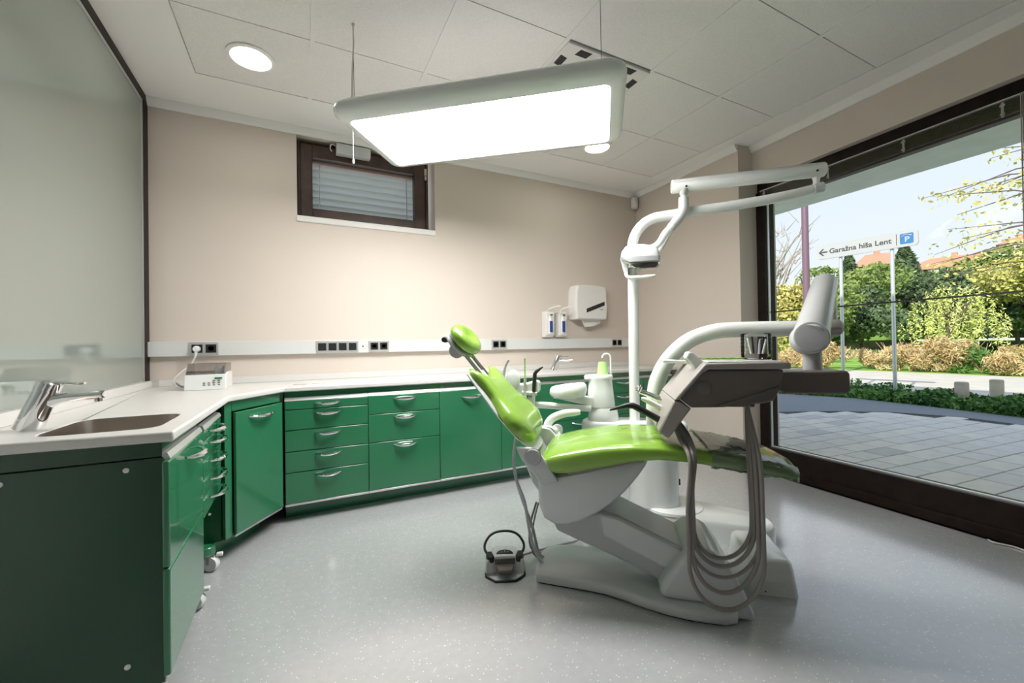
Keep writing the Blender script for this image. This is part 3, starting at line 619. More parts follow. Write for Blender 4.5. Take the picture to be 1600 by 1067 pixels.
obj('tower', MB().rings([[(x, y, z) for x, y in rrect(.285-a, .285+a*.92, .74-a*.9, .74+a*.9, a*.75, 8)] for a, z in ((.086, .684), (.088, .70), (.078, .78), (.071, .845), (.073, .852), (.073, .868), (.068, .875))]), 'white', un, FD, sharp=40)
obj('tower_cap', plate(capsule((.215, .72), (.287, .74), .03, .069), ((.002, .848), (0, .853), (0, .868), (.01, .876))), 'white', un, FD, sharp=50)
bo = [(.02, .752), (.07, .746), (.098, .758), (.108, .785), (.104, .812), (.094, .824), (.085, .818), (.078, .79), (.03, .775), (.001, .772)]
obj('spittoon_bowl', MB().rings([[(.098 + r*1.02*math.cos(2*math.pi*k/36), .62 + r*math.sin(2*math.pi*k/36), z + (.012*math.cos(2*math.pi*k/36) if z > .78 else 0)) for k in range(36)] for r, z in bo], caps=True), 'white', un, FD, sharp=50)
obj('bowl_bracket', MB().prism([(.0, .738), (.03, .748), (.24, .748), (.24, .685), (.20, .70), (.06, .728)], .66, .74, 'y'), 'white', un, FD, bevel=.008)
obj('cup_filler', MB().tube([(.345, .775, .87), (.345, .775, .96), (.342, .775, .985), (.325, .772, .999), (.306, .768, .995), (.294, .765, .975)], .006, 10, 4), 'white', un, FD)
# assistant's arm
obj('assistant_arm', MB().tube([(.22, .66, .68), (.12, .60, .695), (-.02, .55, .712), (-.10, .53, .716)], .019, 14, 3), 'white', un, FD)
ah = obj('instrument_holder', MB().prism([(-.24, .79), (-.20, .785), (-.10, .778), (-.05, .795), (-.05, .855), (-.07, .862), (-.13, .845), (-.22, .835)], .46, .54, 'y'), 'white', un, FD, bevel=.01)
obj('holder_neck', MB().tube([(-.10, .53, .70), (-.10, .50, .77)], .02, 12), 'grey', ah, FD)
obj('holder_clip', MB().tube([(-.14, .455, .795), (-.06, .455, .79)], .011, 10), 'alu', ah, FD)
obj('control_disc', MB().rings([[(-.194+.040*f*math.cos(2*math.pi*k/28), .468-d, .864+.060*f*math.sin(2*math.pi*k/28)) for k in range(28)] for f, d in ((.9, 0), (1, .006), (1, .016), (.9, .02), (.5, .024), (.05, .025))]), 'white', ah, FD, sharp=60)
obj('suction_handle', MB().tube([(-.258, .45, .835), (-.252, .45, .87), (-.244, .45, .915), (-.232, .45, .955), (-.217, .45, .979)], [.011, .010, .008, .0075, .009], 10, 3), 'grey', ah, FD)
obj('saliva_ejector', MB().tube([(-.127, .45, .765), (-.126, .45, .82), (-.125, .45, .87)], [.010, .010, .008], 10), 'alu', ah, FD)
obj('ejector_tip', MB().tube([(-.125, .45, .87), (-.124, .45, .98), (-.124, .45, .985)], [.0042, .0042, .006], 8), 'limecup', ah, FD)
obj('syringe', MB().tube([(-.076, .45, .80), (-.072, .45, .85), (-.068, .45, .90), (-.060, .45, .912), (-.035, .45, .93), (-.022, .45, .938)], [.011, .012, .011, .010, .006, .003], 10), 'black', ah, FD)
obj('syringe_neck', MB().tube([(-.08, .45, .725), (-.076, .45, .80)], [.008, .010], 10), 'alu', ah, FD)
for x in (-.127, -.08): obj('holder_hose', MB().tube([(x, .45, .77), (x+.005, .46, .66), (x+.03, .5, .50), (x+.10, .6, .38), (x+.3, .7, .42), (.42, .72, .52)], .005, 8, 5), 'lightgrey', ah, FD)
cp = thing('cup', 'green plastic cup standing upside down on the white water unit', 'cup', FD @ Matrix.Translation((.295, .74, .876)))
obj('cup_wall', MB().lathe([(.032, .0), (.033, .003), (.0315, .005), (.024, .068), (.021, .076), (.001, .078)], (.295, .74, .876), 26), 'limecup', cp, FD)
obj('cup_rim', MB().lathe([(.0335, .0), (.0345, .002), (.0335, .005)], (.295, .74, .876), 26), 'limecup', cp, FD)

# ------------------------------------------------------------------ operating light on its pole
op = thing('operating_light', 'white operating light on a tall pole with two jointed arms', 'dental lamp', FD @ Matrix.Translation((.478, .75, .60)))
pts = [(.478, .75, .603), (.48, .75, 1.0), (.482, .75, 1.45), (.482, .75, 1.60)]
for k in range(1, 9): a = k/8*math.pi/2; pts.append((.482+.17*(1-math.cos(a)), .75, 1.63+.175*math.sin(a)))
pts += [(.80, .75, 1.818), (1.0, .75, 1.832), (1.2, .75, 1.85), (1.35, .75, 1.872), (1.455, .75, 1.893)]
obj('pole', MB().tube(pts, [.030]*12+[.030, .029, .028, .026, .024], 20), 'white', op, FD, sharp=60)
obj('pole_end', MB().tube([(1.44, .75, 1.89), (1.485, .75, 1.897), (1.49, .75, 1.898)], [.028, .028, .02], 16), 'lightgrey', op, FD)
obj('arm_joint', MB().lathe([(.014, -.005), (.016, .03), (.024, .055)], (1.452, .745, 1.905), 16), 'white', op, FD)
a2 = obj('spring_arm', MB().tube([(.70, .70, 1.956), (.705, .70, 1.956), (1.485, .74, 1.988), (1.492, .74, 1.988)], [.034, .0385, .0385, .034], 24), 'white', op, FD)
for u, z in ((.775, 1.94), (1.44, 1.972)): obj('arm_screw', MB().lathe([(.006, 0), (.006, .003)], (u, .70-.037+.04*(u > 1), z), 10, (0, -1, 0)), 'black', a2, FD)
obj('drop_joint', MB().lathe([(.030, .022), (.027, .006), (.016, -.012), (.018, -.03)], (.766, .70, 1.912), 16), 'lightgrey', op, FD)
obj('drop_arm', MB().tube([(.766, .70, 1.888), (.765, .70, 1.86), (.764, .70, 1.825), (.75, .70, 1.79), (.72, .70, 1.752), (.69, .70, 1.718)], [.027, .028, .029, .029, .027, .025], 16, 3), 'lightgrey', op, FD)
obj('fork', MB().tube([(.70, .67, 1.728), (.66, .66, 1.685), (.625, .655, 1.63), (.59, .655, 1.605), (.535, .655, 1.595)], [.018, .02, .019, .02, .023], 12, 3, flat=.5, up=(0, 1, 0)), 'white', op, FD)
obj('fork', MB().tube([(.695, .72, 1.72), (.665, .75, 1.665), (.63, .77, 1.605), (.60, .77, 1.58)], [.018, .018, .017, .017], 12, 3, flat=.6, up=(0, 1, 0)), 'white', op, FD)
hd = [(.411, 1.565), (.418, 1.598), (.437, 1.622), (.465, 1.634), (.54, 1.63), (.60, 1.616), (.624, 1.595), (.63, 1.54), (.618, 1.522), (.45, 1.522), (.425, 1.535)]
obj('lamp_head', shell(hd, .64, .79, .045), 'white', op, FD, sharp=50)
obj('head_band', shell([(.410, 1.566), (.632, 1.556), (.628, 1.528), (.45, 1.526), (.418, 1.54)], .636, .794, .03), 'grey', op, FD, sharp=50)
obj('lens', shell([(.452, 1.524), (.625, 1.522), (.628, 1.505), (.61, 1.487), (.48, 1.494), (.455, 1.505)], .645, .785, .03), 'chrome', op, FD, sharp=50)
obj('head_side', MB().prism([(.411, 1.565), (.45, 1.53), (.455, 1.50), (.455, 1.448), (.438, 1.46), (.424, 1.50)], .69, .74, 'y'), 'lightgrey', op, FD, bevel=.006)
obj('grip', MB().tube([(.44, .68, 1.465), (.452, .672, 1.445), (.50, .665, 1.441), (.56, .665, 1.443), (.60, .67, 1.448)], [.010, .0105, .011, .011, .007], 10, 3), 'white', op, FD)

# ------------------------------------------------------------------ instrument delivery table on its arm
dl = thing('instrument_table', "dentist's grey instrument table on a thick curved white arm", 'instrument table', FD @ Matrix.Translation((.561, .45, .55)))
obj('curved_arm', MB().tube([(.585, .60, .56), (.566, .50, .62), (.561, .455, .70), (.566, .45, .80), (.586, .45, .885), (.642, .45, .985), (.735, .45, 1.07), (.849, .45, 1.113), (.968, .45, 1.122), (1.219, .45, 1.121), (1.34, .45, 1.12)], [.042, .042, .042, .042, .041, .040, .040, .039, .039, .038, .037], 22, 5), 'white', dl, FD, sharp=60)
obj('elbow', MB().tube([(1.33, .45, 1.12), (1.40, .45, 1.122), (1.415, .45, 1.122)], [.042, .042, .03], 20), 'taupe', dl, FD)
obj('riser', MB().tube([(1.375, .46, 1.10), (1.375, .47, 1.30)], [.032, .030], 16), 'lightgrey', dl, FD)
obj('balance_arm', MB().tube([(1.147, .12, 1.074), (1.155, .133, 1.085), (1.352, .45, 1.335), (1.358, .46, 1.342)], [.062, .064, .052, .046], 28), 'lightgrey', dl, FD, sharp=50)
obj('arm_hub', MB().lathe([(.060, -.05), (.0655, -.045), (.0655, .045), (.062, .05)], (1.150, .135, 1.070), 32, (-.22, -1, .12)), 'lightgrey', dl, FD)
obj('hub_cap', MB().lathe([(.058, .049), (.058, .052), (.050, .053)], (1.150, .135, 1.070), 32, (-.22, -1, .12)), 'grey', dl, FD)
obj('post', MB().lathe([(.036, .93), (.034, .955), (.034, 1.03)], (1.166, .15, 0), 22), 'grey', dl, FD)
obj('bracket', MB().prism([(1.0, .865), (1.02, .85), (1.235, .85), (1.252, .862), (1.25, .93), (1.24, .942), (1.0, .936)], .04, .24, 'y'), 'brown', dl, FD, bevel=.012, seg=3)
body = obj('table_body', MB().prism([(.60, .846), (.643, .807), (.72, .809), (.898, .828), (.933, .838), (.950, .87), (.968, .955), (.69, .955), (.66, .93)], -.10, .27, 'y'), 'brown', dl, FD, bevel=.006)
obj('side_cap', MB().lathe([(.027, 0), (.027, .003), (.024, .004)], (.690, -.10, .885), 24, (0, -1, 0)), 'brown', body, FD)
obj('side_ridge', MB().prism([(.72, .811), (.955, .893), (.952, .886), (.86, .845), (.76, .813)], -.108, -.099, 'y'), 'brown', body, FD)
obj('underside_box', MB().box(.78, .90, .0, .16, .798, .83), 'brown', body, FD, bevel=.006)
obj('table_rim', MB().prism([(.578, .835), (.690, .974), (.70, .980), (.98, .984), (.99, .978), (.988, .958), (.705, .956), (.686, .944), (.598, .838)], -.112, .28, 'y'), 'taupe', dl, FD, bevel=.005)
obj('holder_nose', MB().prism([(.578, .836), (.600, .832), (.643, .806), (.560, .689), (.552, .686), (.521, .707), (.520, .714)], -.108, .275, 'y'), 'taupe', dl, FD, bevel=.007)
obj('tray_ledge', MB().prism([(.578, .968), (.70, .962), (.70, .976), (.578, .982)], .20, .36, 'y'), 'white', dl, FD, bevel=.003)
obj('table_mat', MB().box(.71, .97, -.08, .25, .981, .9865), 'white', dl, FD, bevel=.002)
obj('grip_block', MB().prism([(.638, 1.0), (.648, 1.024), (.664, 1.022), (.712, .978), (.70, .955), (.677, .947)], -.03, .05, 'y'), 'white', dl, FD, bevel=.008, seg=3)
obj('syringe', MB().tube([(.333, .0, .776), (.35, .0, .782), (.405, .0, .797), (.43, .0, .797), (.445, .0, .790), (.548, .0, .733)], [.003, .006, .012, .0135, .014, .014], 12), 'black', dl, FD)
obj('handpiece', MB().tube([(.470, .08, .818), (.478, .08, .816), (.50, .08, .806), (.565, .08, .77)], [.006, .010, .012, .013], 12), 'whitemat', dl, FD)
for y, dz in ((.14, .0), (.2, .004)):
    hpz = obj('handpiece', MB().tube([(.452, y, .846+dz), (.47, y, .838+dz), (.50, y, .828+dz), (.58, y, .79+dz)], [.004, .007, .009, .010], 12), 'chrome', dl, FD)
    obj('handpiece_head', MB().lathe([(.008, -.016), (.009, 0), (.008, .012)], (.468, y, .852+dz), 12, (.4, 0, 1)), 'chrome', hpz, FD)
base_h = [(.598, .728, -.06), (.61, .725, -.03), (.605, .72, .0), (.612, .73, .05), (.615, .735, .09)]
lows = [(.716, .085), (.72, .14), (.735, .19), (.742, .225), (.75, .25)]
for k, ((u0, z0, v0), (ul, zl)) in enumerate(zip(base_h, lows)):
    e = (0, .013, .006, .019, .025)[k]; vm = -.18+k*.011; xl, xr = .612+e, .862-e; dp = .17-.01*k; zt_ = zl+dp
    arc = [((xl+xr)/2-.01*math.sin(a)-(xr-xl)/2*math.cos(a), vm, zt_-dp*math.sin(a)) for a in [math.pi*q/10 for q in range(11)]]
    obj('hose', MB().tube([(u0-.02, v0, z0+.02), (u0+.004+e, v0*.5-.05, z0-.05), (.622+e, vm+.01, .62), (xl-.002, vm, (.62+zt_)/2)] + arc + [(xr+.002, vm+.01, (.63+zt_)/2), (xr+.002, vm+.03, .63), (.852+e*.4, -.06+.01*k, .812)], .0078 if k != 2 else .0065, 10, 4), 'hose', dl, FD)
    obj('hose_end', MB().tube([(u0-.024, v0, z0+.026), (u0-.006, v0, z0+.002)], .011, 10), 'brown', dl, FD)
jr = thing('glass_jar', 'clear round glass jar with burs standing on the instrument table', 'jar', FD @ Matrix.Translation((.938, .1, .987)))
obj('jar_wall', MB().lathe([(.054, 0), (.057, .004), (.057, .105), (.055, .108), (.0525, .105), (.0525, .022), (.001, .02)], (.938, .1, .987), 32), 'jar', jr, FD)
for k in range(5): obj('jar_ring', MB().rings([[(.938+(r)*math.cos(2*math.pi*i/30), .1+r*math.sin(2*math.pi*i/30), .987+z) for i in range(30)] for r, z in ((.0565, .033+k*.0155), (.0585, .036+k*.0155), (.0585, .040+k*.0155), (.0565, .043+k*.0155))], caps=False), 'jar', jr, FD)
for k in range(7):
    a = k*2.4; r_ = .018+.003*(k % 3); obj('bur', MB().tube([(.938+r_*math.cos(a), .1+r_*math.sin(a), 1.01), (.938+r_*1.6*math.cos(a), .1+r_*1.6*math.sin(a), 1.082-.006*(k % 3))], .0045, 8), ('black', 'white', 'lightgrey')[k % 3], jr, FD)
gc = thing('green_cloth', 'flat lime green mat with holes lying on the instrument table', 'mat', FD @ Matrix.Translation((.79, .2, .987)))
mbg = MB(); mbg.box(.70, .90, .12, .26, .987, .991)
obj('mat_sheet', mbg, 'lime', gc, FD, bevel=.001)
for k in range(6): obj('edge_fold', MB().tube([(.70+k*.033, .118, .990), (.715+k*.033, .116, .9935), (.731+k*.033, .118, .990)], .0025, 6, 3), 'lime', gc, FD)
# ------------------------------------------------------------------ connection box on the floor
cb = thing('connection_box', 'white floor connection box beside the chair foot', 'floor box', FD @ Matrix.Translation((.99, .26, 0)))
rs = [[(x, y, z) for x, y in rrect(.885+i, 1.085-i, .10+i*1.1, .42-i*.4, .025, 5)] for i, z in ((0, 0), (.002, .02), (.012, .10), (.018, .128), (.026, .136))]
obj('cover', MB().rings(rs), 'white', cb, FD, sharp=45)
obj('vent_panel', MB().prism([(x, z) for x, z in rrect(.945, 1.035, .040, .062, .0105, 5)], .1005, .106, 'y'), 'white', cb, FD, bevel=.001)
obj('screw_hole', MB().lathe([(.003, 0), (.003, .002)], (.955, .1018, .016), 10, (0, -1, 0)), 'black', cb, FD)
# ------------------------------------------------------------------ foot control
FP = T(.855, 1.785, 0, math.radians(-24))
fp = thing('foot_control', 'grey and black foot pedal with an arched carrying handle on the floor', 'foot pedal', FP)
obj('body', MB().rings([[(x*f, .015+(y-.015)*f, z) for x, y in ((-.088, .0), (-.092, -.03), (-.085, -.045), (-.045, -.03), (.045, -.03), (.085, -.045), (.092, -.03), (.088, .0), (.07, .03), (.062, .085), (.0, .098), (-.062, .085), (-.07, .03))] for f, z in ((1, .004), (1, .045), (.95, .066), (.82, .078))]), 'lightgrey', fp, FP, sharp=45)
obj('base_ring', MB().tube([(-.09, -.02, .006), (-.088, -.055, .006), (-.045, -.098, .006), (.045, -.098, .006), (.088, -.055, .006), (.09, -.02, .006)], .005, 8), 'black', fp, FP)
obj('base_plate', MB().prism([(-.085, -.05), (-.043, -.093), (.043, -.093), (.085, -.05), (.08, .0), (-.08, .0)], .001, .005), 'lightgrey', fp, FP)
obj('pedal', MB().prism([(-.030, -.088), (.030, -.088), (.04, -.06), (.042, -.02), (-.042, -.02), (-.04, -.06)], .028, .048), 'brown', fp, FP, bevel=.005)
obj('pedal_guard', MB().prism([(-.048, -.033), (.048, -.033), (.05, -.01), (-.05, -.01)], .045, .074), 'brown', fp, FP, bevel=.004)
for s_ in (-1, 1): obj('side_button', MB().prism([(s_*.048, -.028), (s_*.058, -.040), (s_*.078, -.038), (s_*.088, -.015), (s_*.084, .02), (s_*.062, .022)], .055, .085), 'black', fp, FP, bevel=.006)
obj('program_pad', MB().prism([(.04*math.cos(math.pi*k/14), .0+.038*math.sin(math.pi*k/14)) for k in range(15)], .07, .082), 'black', fp, FP, bevel=.003)
for x, y in ((-.014, .012), (0, .012), (.014, .012), (0, .024)): obj('pad_dot', MB().lathe([(.002, 0), (.002, .001)], (x, y, .0822), 8), 'lightgrey', fp, FP)
obj('handle', MB().tube([(-.07, .02, .06), (-.092, .045, .075), (-.094, .07, .095), (-.07, .09, .125), (-.03, .10, .14), (.03, .10, .14), (.07, .09, .125), (.094, .07, .095), (.092, .045, .075), (.07, .02, .06)], .0062, 10, 4), 'black', fp, FP)
obj('cable', MB().tube([(.92, 1.85, .012), (.97, 1.865, .007), (1.10, 1.875, .006), (1.25, 1.865, .006), (1.34, 1.87, .006), (1.40, 1.95, .006)], .0055, 8, 5), 'grey', fp)

# ================================================================== OUTSIDE
ground = struct('ground', MB().add([(3.3, -60, -.045), (260, -60, -.045), (260, 160, -.045), (3.3, 160, -.045)], [(0, 1, 2, 3)]), 'grass')
pb = [(3.40, 4.6), (5.2, 4.45), (6.15, 3.81), (7.04, 3.38), (7.64, 2.86), (7.87, 2.27), (7.73, 1.69), (7.5, .9), (7.3, -1.0), (3.15, -1.0)]
paving = struct('paving', MB().prism(pb, -.04, -.014), 'joint')
ex, ey = np.array((.99576, -.09197)), np.array((.09197, .99576))
org = np.array((3.62, 2.158))
pbn = np.array(pb)
def inside(p):
    r = False
    for i in range(len(pbn)):
        a, b_ = pbn[i], pbn[(i+1) % len(pbn)]
        if (a[1] > p[1]) != (b_[1] > p[1]) and p[0] < (b_[0]-a[0])*(p[1]-a[1])/(b_[1]-a[1])+a[0]: r = not r
    return r
sm = {}
cnt = 0
for row in range(-8, 11):
    x = -.11; fst = True
    while x < 4.6:
        ln = random.choice((.18, .24, .30) if fst else (.30, .36, .42)); fst = False; c = org + ex*(x+ln/2) + ey*(row*.21+.105)
        if inside(c) and inside(c+ex*ln*.1) and inside(c-ex*ln*.1) and cnt < 300 and c[1] > .15:
            mi = random.choices((0, 1, 2, 3), (4, 4, 1, 4))[0]
            if (ln, mi) not in sm:
                me = mkmesh('paving_slab', MB().rings([[(sx_*(ln/2-i), sy_*(.105-i), z) for sx_, sy_ in ((-1, -1), (1, -1), (1, 1), (-1, 1))] for i, z in ((.006, -.02), (.006, -.004), (.010, .0))])); me.materials.append(MAT['slab%d' % mi]); sm[(ln, mi)] = me
            o = bpy.data.objects.new('paving_slab', sm[(ln, mi)]); COL.objects.link(o); o.parent = paving
            o.location = (c[0], c[1], random.uniform(-.002, .001)); o.rotation_euler.z = math.atan2(ex[1], ex[0]); cnt += 1
        x += ln
asp = [(3.3, 7.5), (5.2, 4.48), (6.18, 3.84), (7.06, 3.41), (7.67, 2.88), (7.90, 2.27), (7.76, 1.69), (7.53, .9), (7.33, -1.0), (7.2, -4), (8.2, -4), (8.3, 0), (8.46, 1.85), (8.75, 2.88), (8.93, 3.98), (8.56, 5.07), (7.5, 7.5)]
struct('path', MB().prism(asp, -.04, .004), 'asphalt')
struct('road', MB().prism([(9.6, -6), (16.6, -6), (17.4, 3.8), (17.44, 5), (17.48, 6.5), (17.45, 8), (16.5, 14), (9, 14), (10.6, 6.4)], -.04, -.02), 'road')
struct('wall_canopy', MB().prism([(3.35, 5.5), (5.83, 5.27), (5.40, -2.3), (2.9, -2.3)], 2.75, 2.95), 'soffit')
struct('wall_upper', MB().box(-5, 3.0, -6, 3.72, 2.96, 6.6), 'concrete')
struct('ground_inside', MB().box(-5, 3.3, -6, 9, -.12, -.06), 'concrete')

def leaves(cloud, size, el=1.8):
    """one small bent leaf (two triangles) for each point of the cloud"""
    n = len(cloud); a = rng.normal(size=(n, 3)); a /= np.linalg.norm(a, axis=1)[:, None]; b_ = np.cross(a, rng.normal(size=(n, 3))); b_ /= np.linalg.norm(b_, axis=1)[:, None]
    s_ = size*rng.uniform(.6, 1.3, (n, 1)); v = np.empty((n, 4, 3))
    v[:, 0] = cloud - a*s_*el/2; v[:, 1] = cloud + b_*s_/2; v[:, 2] = cloud + a*s_*el/2; v[:, 3] = cloud - b_*s_/2
    mb = MB(); mb.v = v.reshape(-1, 3).tolist(); mb.f = [(4*i, 4*i+1, 4*i+2, 4*i+3) for i in range(n)]; return mb
def fobj(name, mb, m, parent, kind='stuff'):
    me = bpy.data.meshes.new(name); me.from_pydata(mb.v, [], mb.f); me.materials.append(MAT[m]); o = bpy.data.objects.new(name, me); COL.objects.link(o)
    W_ = WMS[parent.name]; me.transform(W_.inverted()); o.parent = parent; o['kind'] = kind; return o
def crown(c, r, n, lobes=9):
    c, r = np.array(c), np.array(r); cs = c + rng.normal(size=(lobes, 3))*r*.42; P = []
    for q in cs:
        d = rng.normal(size=(n//lobes, 3)); d /= np.linalg.norm(d, axis=1)[:, None]; P.append(q + d*r*.55*rng.uniform(.55, 1, (n//lobes, 1)))
    return np.vstack(P)
def branches(base, h, spread, k, r0):
    mb = MB(); b0 = Vector(base); mb.tube([b0, b0+Vector((.03*h, .02*h, h*.35)), b0+Vector((-.02*h, .03*h, h*.62))], [r0, r0*.7, r0*.4], 8)
    for i in range(k):
        a = i*2.399; s_ = b0+Vector((0, .02*h, h*random.uniform(.25, .6))); e_ = b0+Vector((math.cos(a)*spread*random.uniform(.5, 1), math.sin(a)*spread*random.uniform(.5, 1), h*random.uniform(.65, 1)))
        m_ = (s_+e_)/2+Vector((0, 0, h*.05)); mb.tube([s_, m_, e_], [r0*.4, r0*.25, r0*.08], 5)
    return mb
def tree(name, label, base, h, r, m, n, size, group, trunk='bark', zc=.62, rz=.42, cat='tree'):
    t = thing(name, label, cat, T(*base), group)
    obj('trunk', branches(base, h*.9, r*.7, 9, .03*h), trunk, t)
    fobj('foliage', leaves(crown((base[0], base[1], base[2]+h*zc), (r, r, h*rz), n, 14), size), m, t)
    return t
G = 'trees outside the window'
tree('broadleaf_tree', 'bright yellow-green tree beyond the road at the left window edge', (20.5, 11.7, 0), 4.3, 1.7, 'leafyellow', 5200, .13, G)
tree('broadleaf_tree', 'dark green tree on the bank between the two sign posts', (40.5, 17.2, 0), 5.8, 3.2, 'leafgreen', 9000, .19, G)
tree('broadleaf_tree', 'dense dark tree left of the willow behind the right sign post', (45.5, 15.8, 0), 6.0, 3.2, 'leafdark', 9000, .19, G)
tree('broadleaf_tree', 'dark low tree directly under the sign board', (36, 16.3, 0), 4.4, 3.0, 'leafdark', 7000, .18, G)
tree('broadleaf_tree', 'green tree rising behind the top of the willow', (52, 14.6, 0), 6.2, 3.0, 'leafdark', 8000, .19, G)
tree('broadleaf_tree', 'dark tree right of the willow near the frame edge', (50.5, 11.2, 0), 5.4, 3.6, 'leafdark', 9000, .19, G)
tree('broadleaf_tree', 'golden tree at the far right edge of the window view', (46, 9.0, 0), 6.6, 3.2, 'leafyellow', 8000, .18, G, zc=.84, rz=.26)
tree('broadleaf_tree', 'olive green tree behind the lamp post and the balance arm', (32, 16.6, 0), 4.8, 2.6, 'leafgreen', 7000, .17, G)
bt = thing('bare_tree', 'leafless grey tree against the sky at the left window edge', 'tree', T(30.5, 18, 0), G)
obj('trunk', branches((30.5, 18, 0), 10.5, 3.4, 16, .18), 'barkgrey', bt)
tw_ = MB()
for i in range(60):
    a = random.uniform(0, 6.28); s_ = Vector((30.5+2.4*math.cos(a)*random.random(), 18+2.4*math.sin(a)*random.random(), random.uniform(5, 9))); tw_.tube([s_, s_+Vector((random.uniform(-1, 1), random.uniform(-1, 1), random.uniform(.2, 1.6)))], [.03, .008], 4)
obj('twigs', tw_, 'barkgrey', bt, kind='stuff')
wlw = thing('weeping_willow', 'weeping willow with light green hanging strands beyond the road', 'tree', T(33.5, 9.9, 0), G)
obj('trunk', branches((33.5, 9.9, 0), 3.9, 1.6, 12, .16), 'bark', wlw)
P = []
for i in range(105):
    a = random.uniform(0, 6.28); rr_ = 2.25*math.sqrt(random.random()); top = 4.4*math.sqrt(max(.1, 1-(rr_/2.5)**2))*random.uniform(.85, 1.03); bot = .3+random.uniform(0, 1.2)*(1 if rr_ > 1.5 else 1.5)
    for z in np.arange(bot, top, .07): P.append((33.5+rr_*math.cos(a)+random.gauss(0, .05), 9.9+rr_*math.sin(a)+random.gauss(0, .05), z))
fobj('foliage', leaves(np.array(P), .06, 3.4), 'willow', wlw)
# overhanging branch, top right
ob = thing('overhanging_tree', 'sparse yellow leafed branches reaching in from the right against the sky', 'tree', T(17.5, 2.2, 0), G)
obm = MB().tube([(17.5, 2.2, 0), (17.4, 2.3, 3), (17.3, 2.4, 6.2)], [.16, .13, .08], 8); P = []
for i in range(16):
    z0 = random.uniform(2.6, 5.8); q0 = Vector((17.4, 2.3, z0)); q2 = q0+Vector((random.uniform(-1.2, 1.0), random.uniform(1.4, 3.6), random.uniform(-.6, 1.0))); q1 = (q0+q2)/2+Vector((0, 0, .25)); obm.tube([q0, q1, q2], [.03, .018, .006], 5)
    for k in range(44): t = random.uniform(.3, 1); c = q0.lerp(q2, t); P.append((c.x+random.gauss(0, .16), c.y+random.gauss(0, .16), c.z+random.gauss(0, .14)))
obj('trunk', obm, 'bark', ob); fobj('foliage', leaves(np.array(P), .075, 1.8), 'leafyellow', ob)
# dry shrubs along the road
k = 0
for i, (x, y, r, h, mm) in enumerate(((18.2, 8.9, .7, .8, 'dry'), (19.6, 7.9, .8, .7, 'dry'), (18.8, 6.9, .9, .9, 'dry'), (18.6, 6.2, .8, .8, 'dry'), (18.9, 5.5, .9, .95, 'dry'), (18.7, 4.9, .8, .85, 'cover'), (18.3, 4.2, .7, .7, 'dry'), (19.2, 3.7, .9, 1.0, 'willow'), (17.5, 9.8, .8, .8, 'dry'))):
    side = ('leftmost', 'second', 'third', 'fourth', 'fifth', 'greenish sixth', 'seventh', 'yellow green rightmost')
    order = {8: 'leftmost', 0: 'second', 1: 'third', 2: 'fourth', 3: 'fifth', 4: 'sixth', 5: 'dark green seventh', 6: 'eighth', 7: 'yellow-green rightmost'}
    sh = thing('shrub', '%s of the dry shrubs along the far road edge' % order[i], 'shrub', T(x, y, 0), 'dry shrubs along the road')
    P = crown((x, y, h*.45), (r*.75, r*.75, h*.6), 1800, 8); P[:, 2] = np.abs(P[:, 2]); fobj('foliage', leaves(P, .035, 5.5), mm, sh)
    st = MB()
    for q in range(14): a = q*2.4; st.tube([(x, y, 0), (x+r*.7*math.cos(a), y+r*.7*math.sin(a), h*random.uniform(.6, 1.1))], [.015, .004], 4)
    obj('stems', st, 'dry', sh)
# ground cover strip (stuff)
P = []
gl_ = np.array([(8.56, 5.07), (8.93, 3.98), (8.75, 2.88), (8.46, 1.85), (8.3, .6)]); gf = np.array([(11.2, 5.4), (10.4, 4.1), (10.0, 3.1), (9.9, 2.2), (9.8, .8)])
for i in range(9000):
    t = random.random()*3.999; a = int(t); f = t-a; u = random.random()**1.3; p0 = gl_[a]*(1-f)+gl_[a+1]*f; p1 = gf[a]*(1-f)+gf[a+1]*f; q = p0*(1-u)+p1*u; P.append((q[0], q[1], random.uniform(0, .14+.06*math.sin(q[1]*7)+.05*math.sin(q[0]*9+q[1]*3))))
me = leaves(np.array(P), .05, 1.6); mm = bpy.data.meshes.new('ground_cover'); mm.from_pydata(me.v, [], me.f); mm.materials.append(MAT['cover'])
o = bpy.data.objects.new('ground_cover', mm); COL.objects.link(o); put(o, 'low green ground cover strip between the path and the road', 'ground cover', kind='stuff')
for (x, y, lb) in ((9.60, 2.744, 'left of the two short wooden bollards in the green strip'), (10.535, 2.588, 'right of the two short wooden bollards in the green strip')):
    o = thing('bollard', lb, 'bollard', T(x, y, 0), 'bollards at the road edge')
    obj('post', MB().lathe([(.085, -.03), (.085, .33), (.075, .345)], (x, y, 0), 18), 'bollard', o); obj('top_face', MB().lathe([(.074, .345), (.05, .349)], (x, y, 0), 18), 'bollard', o)
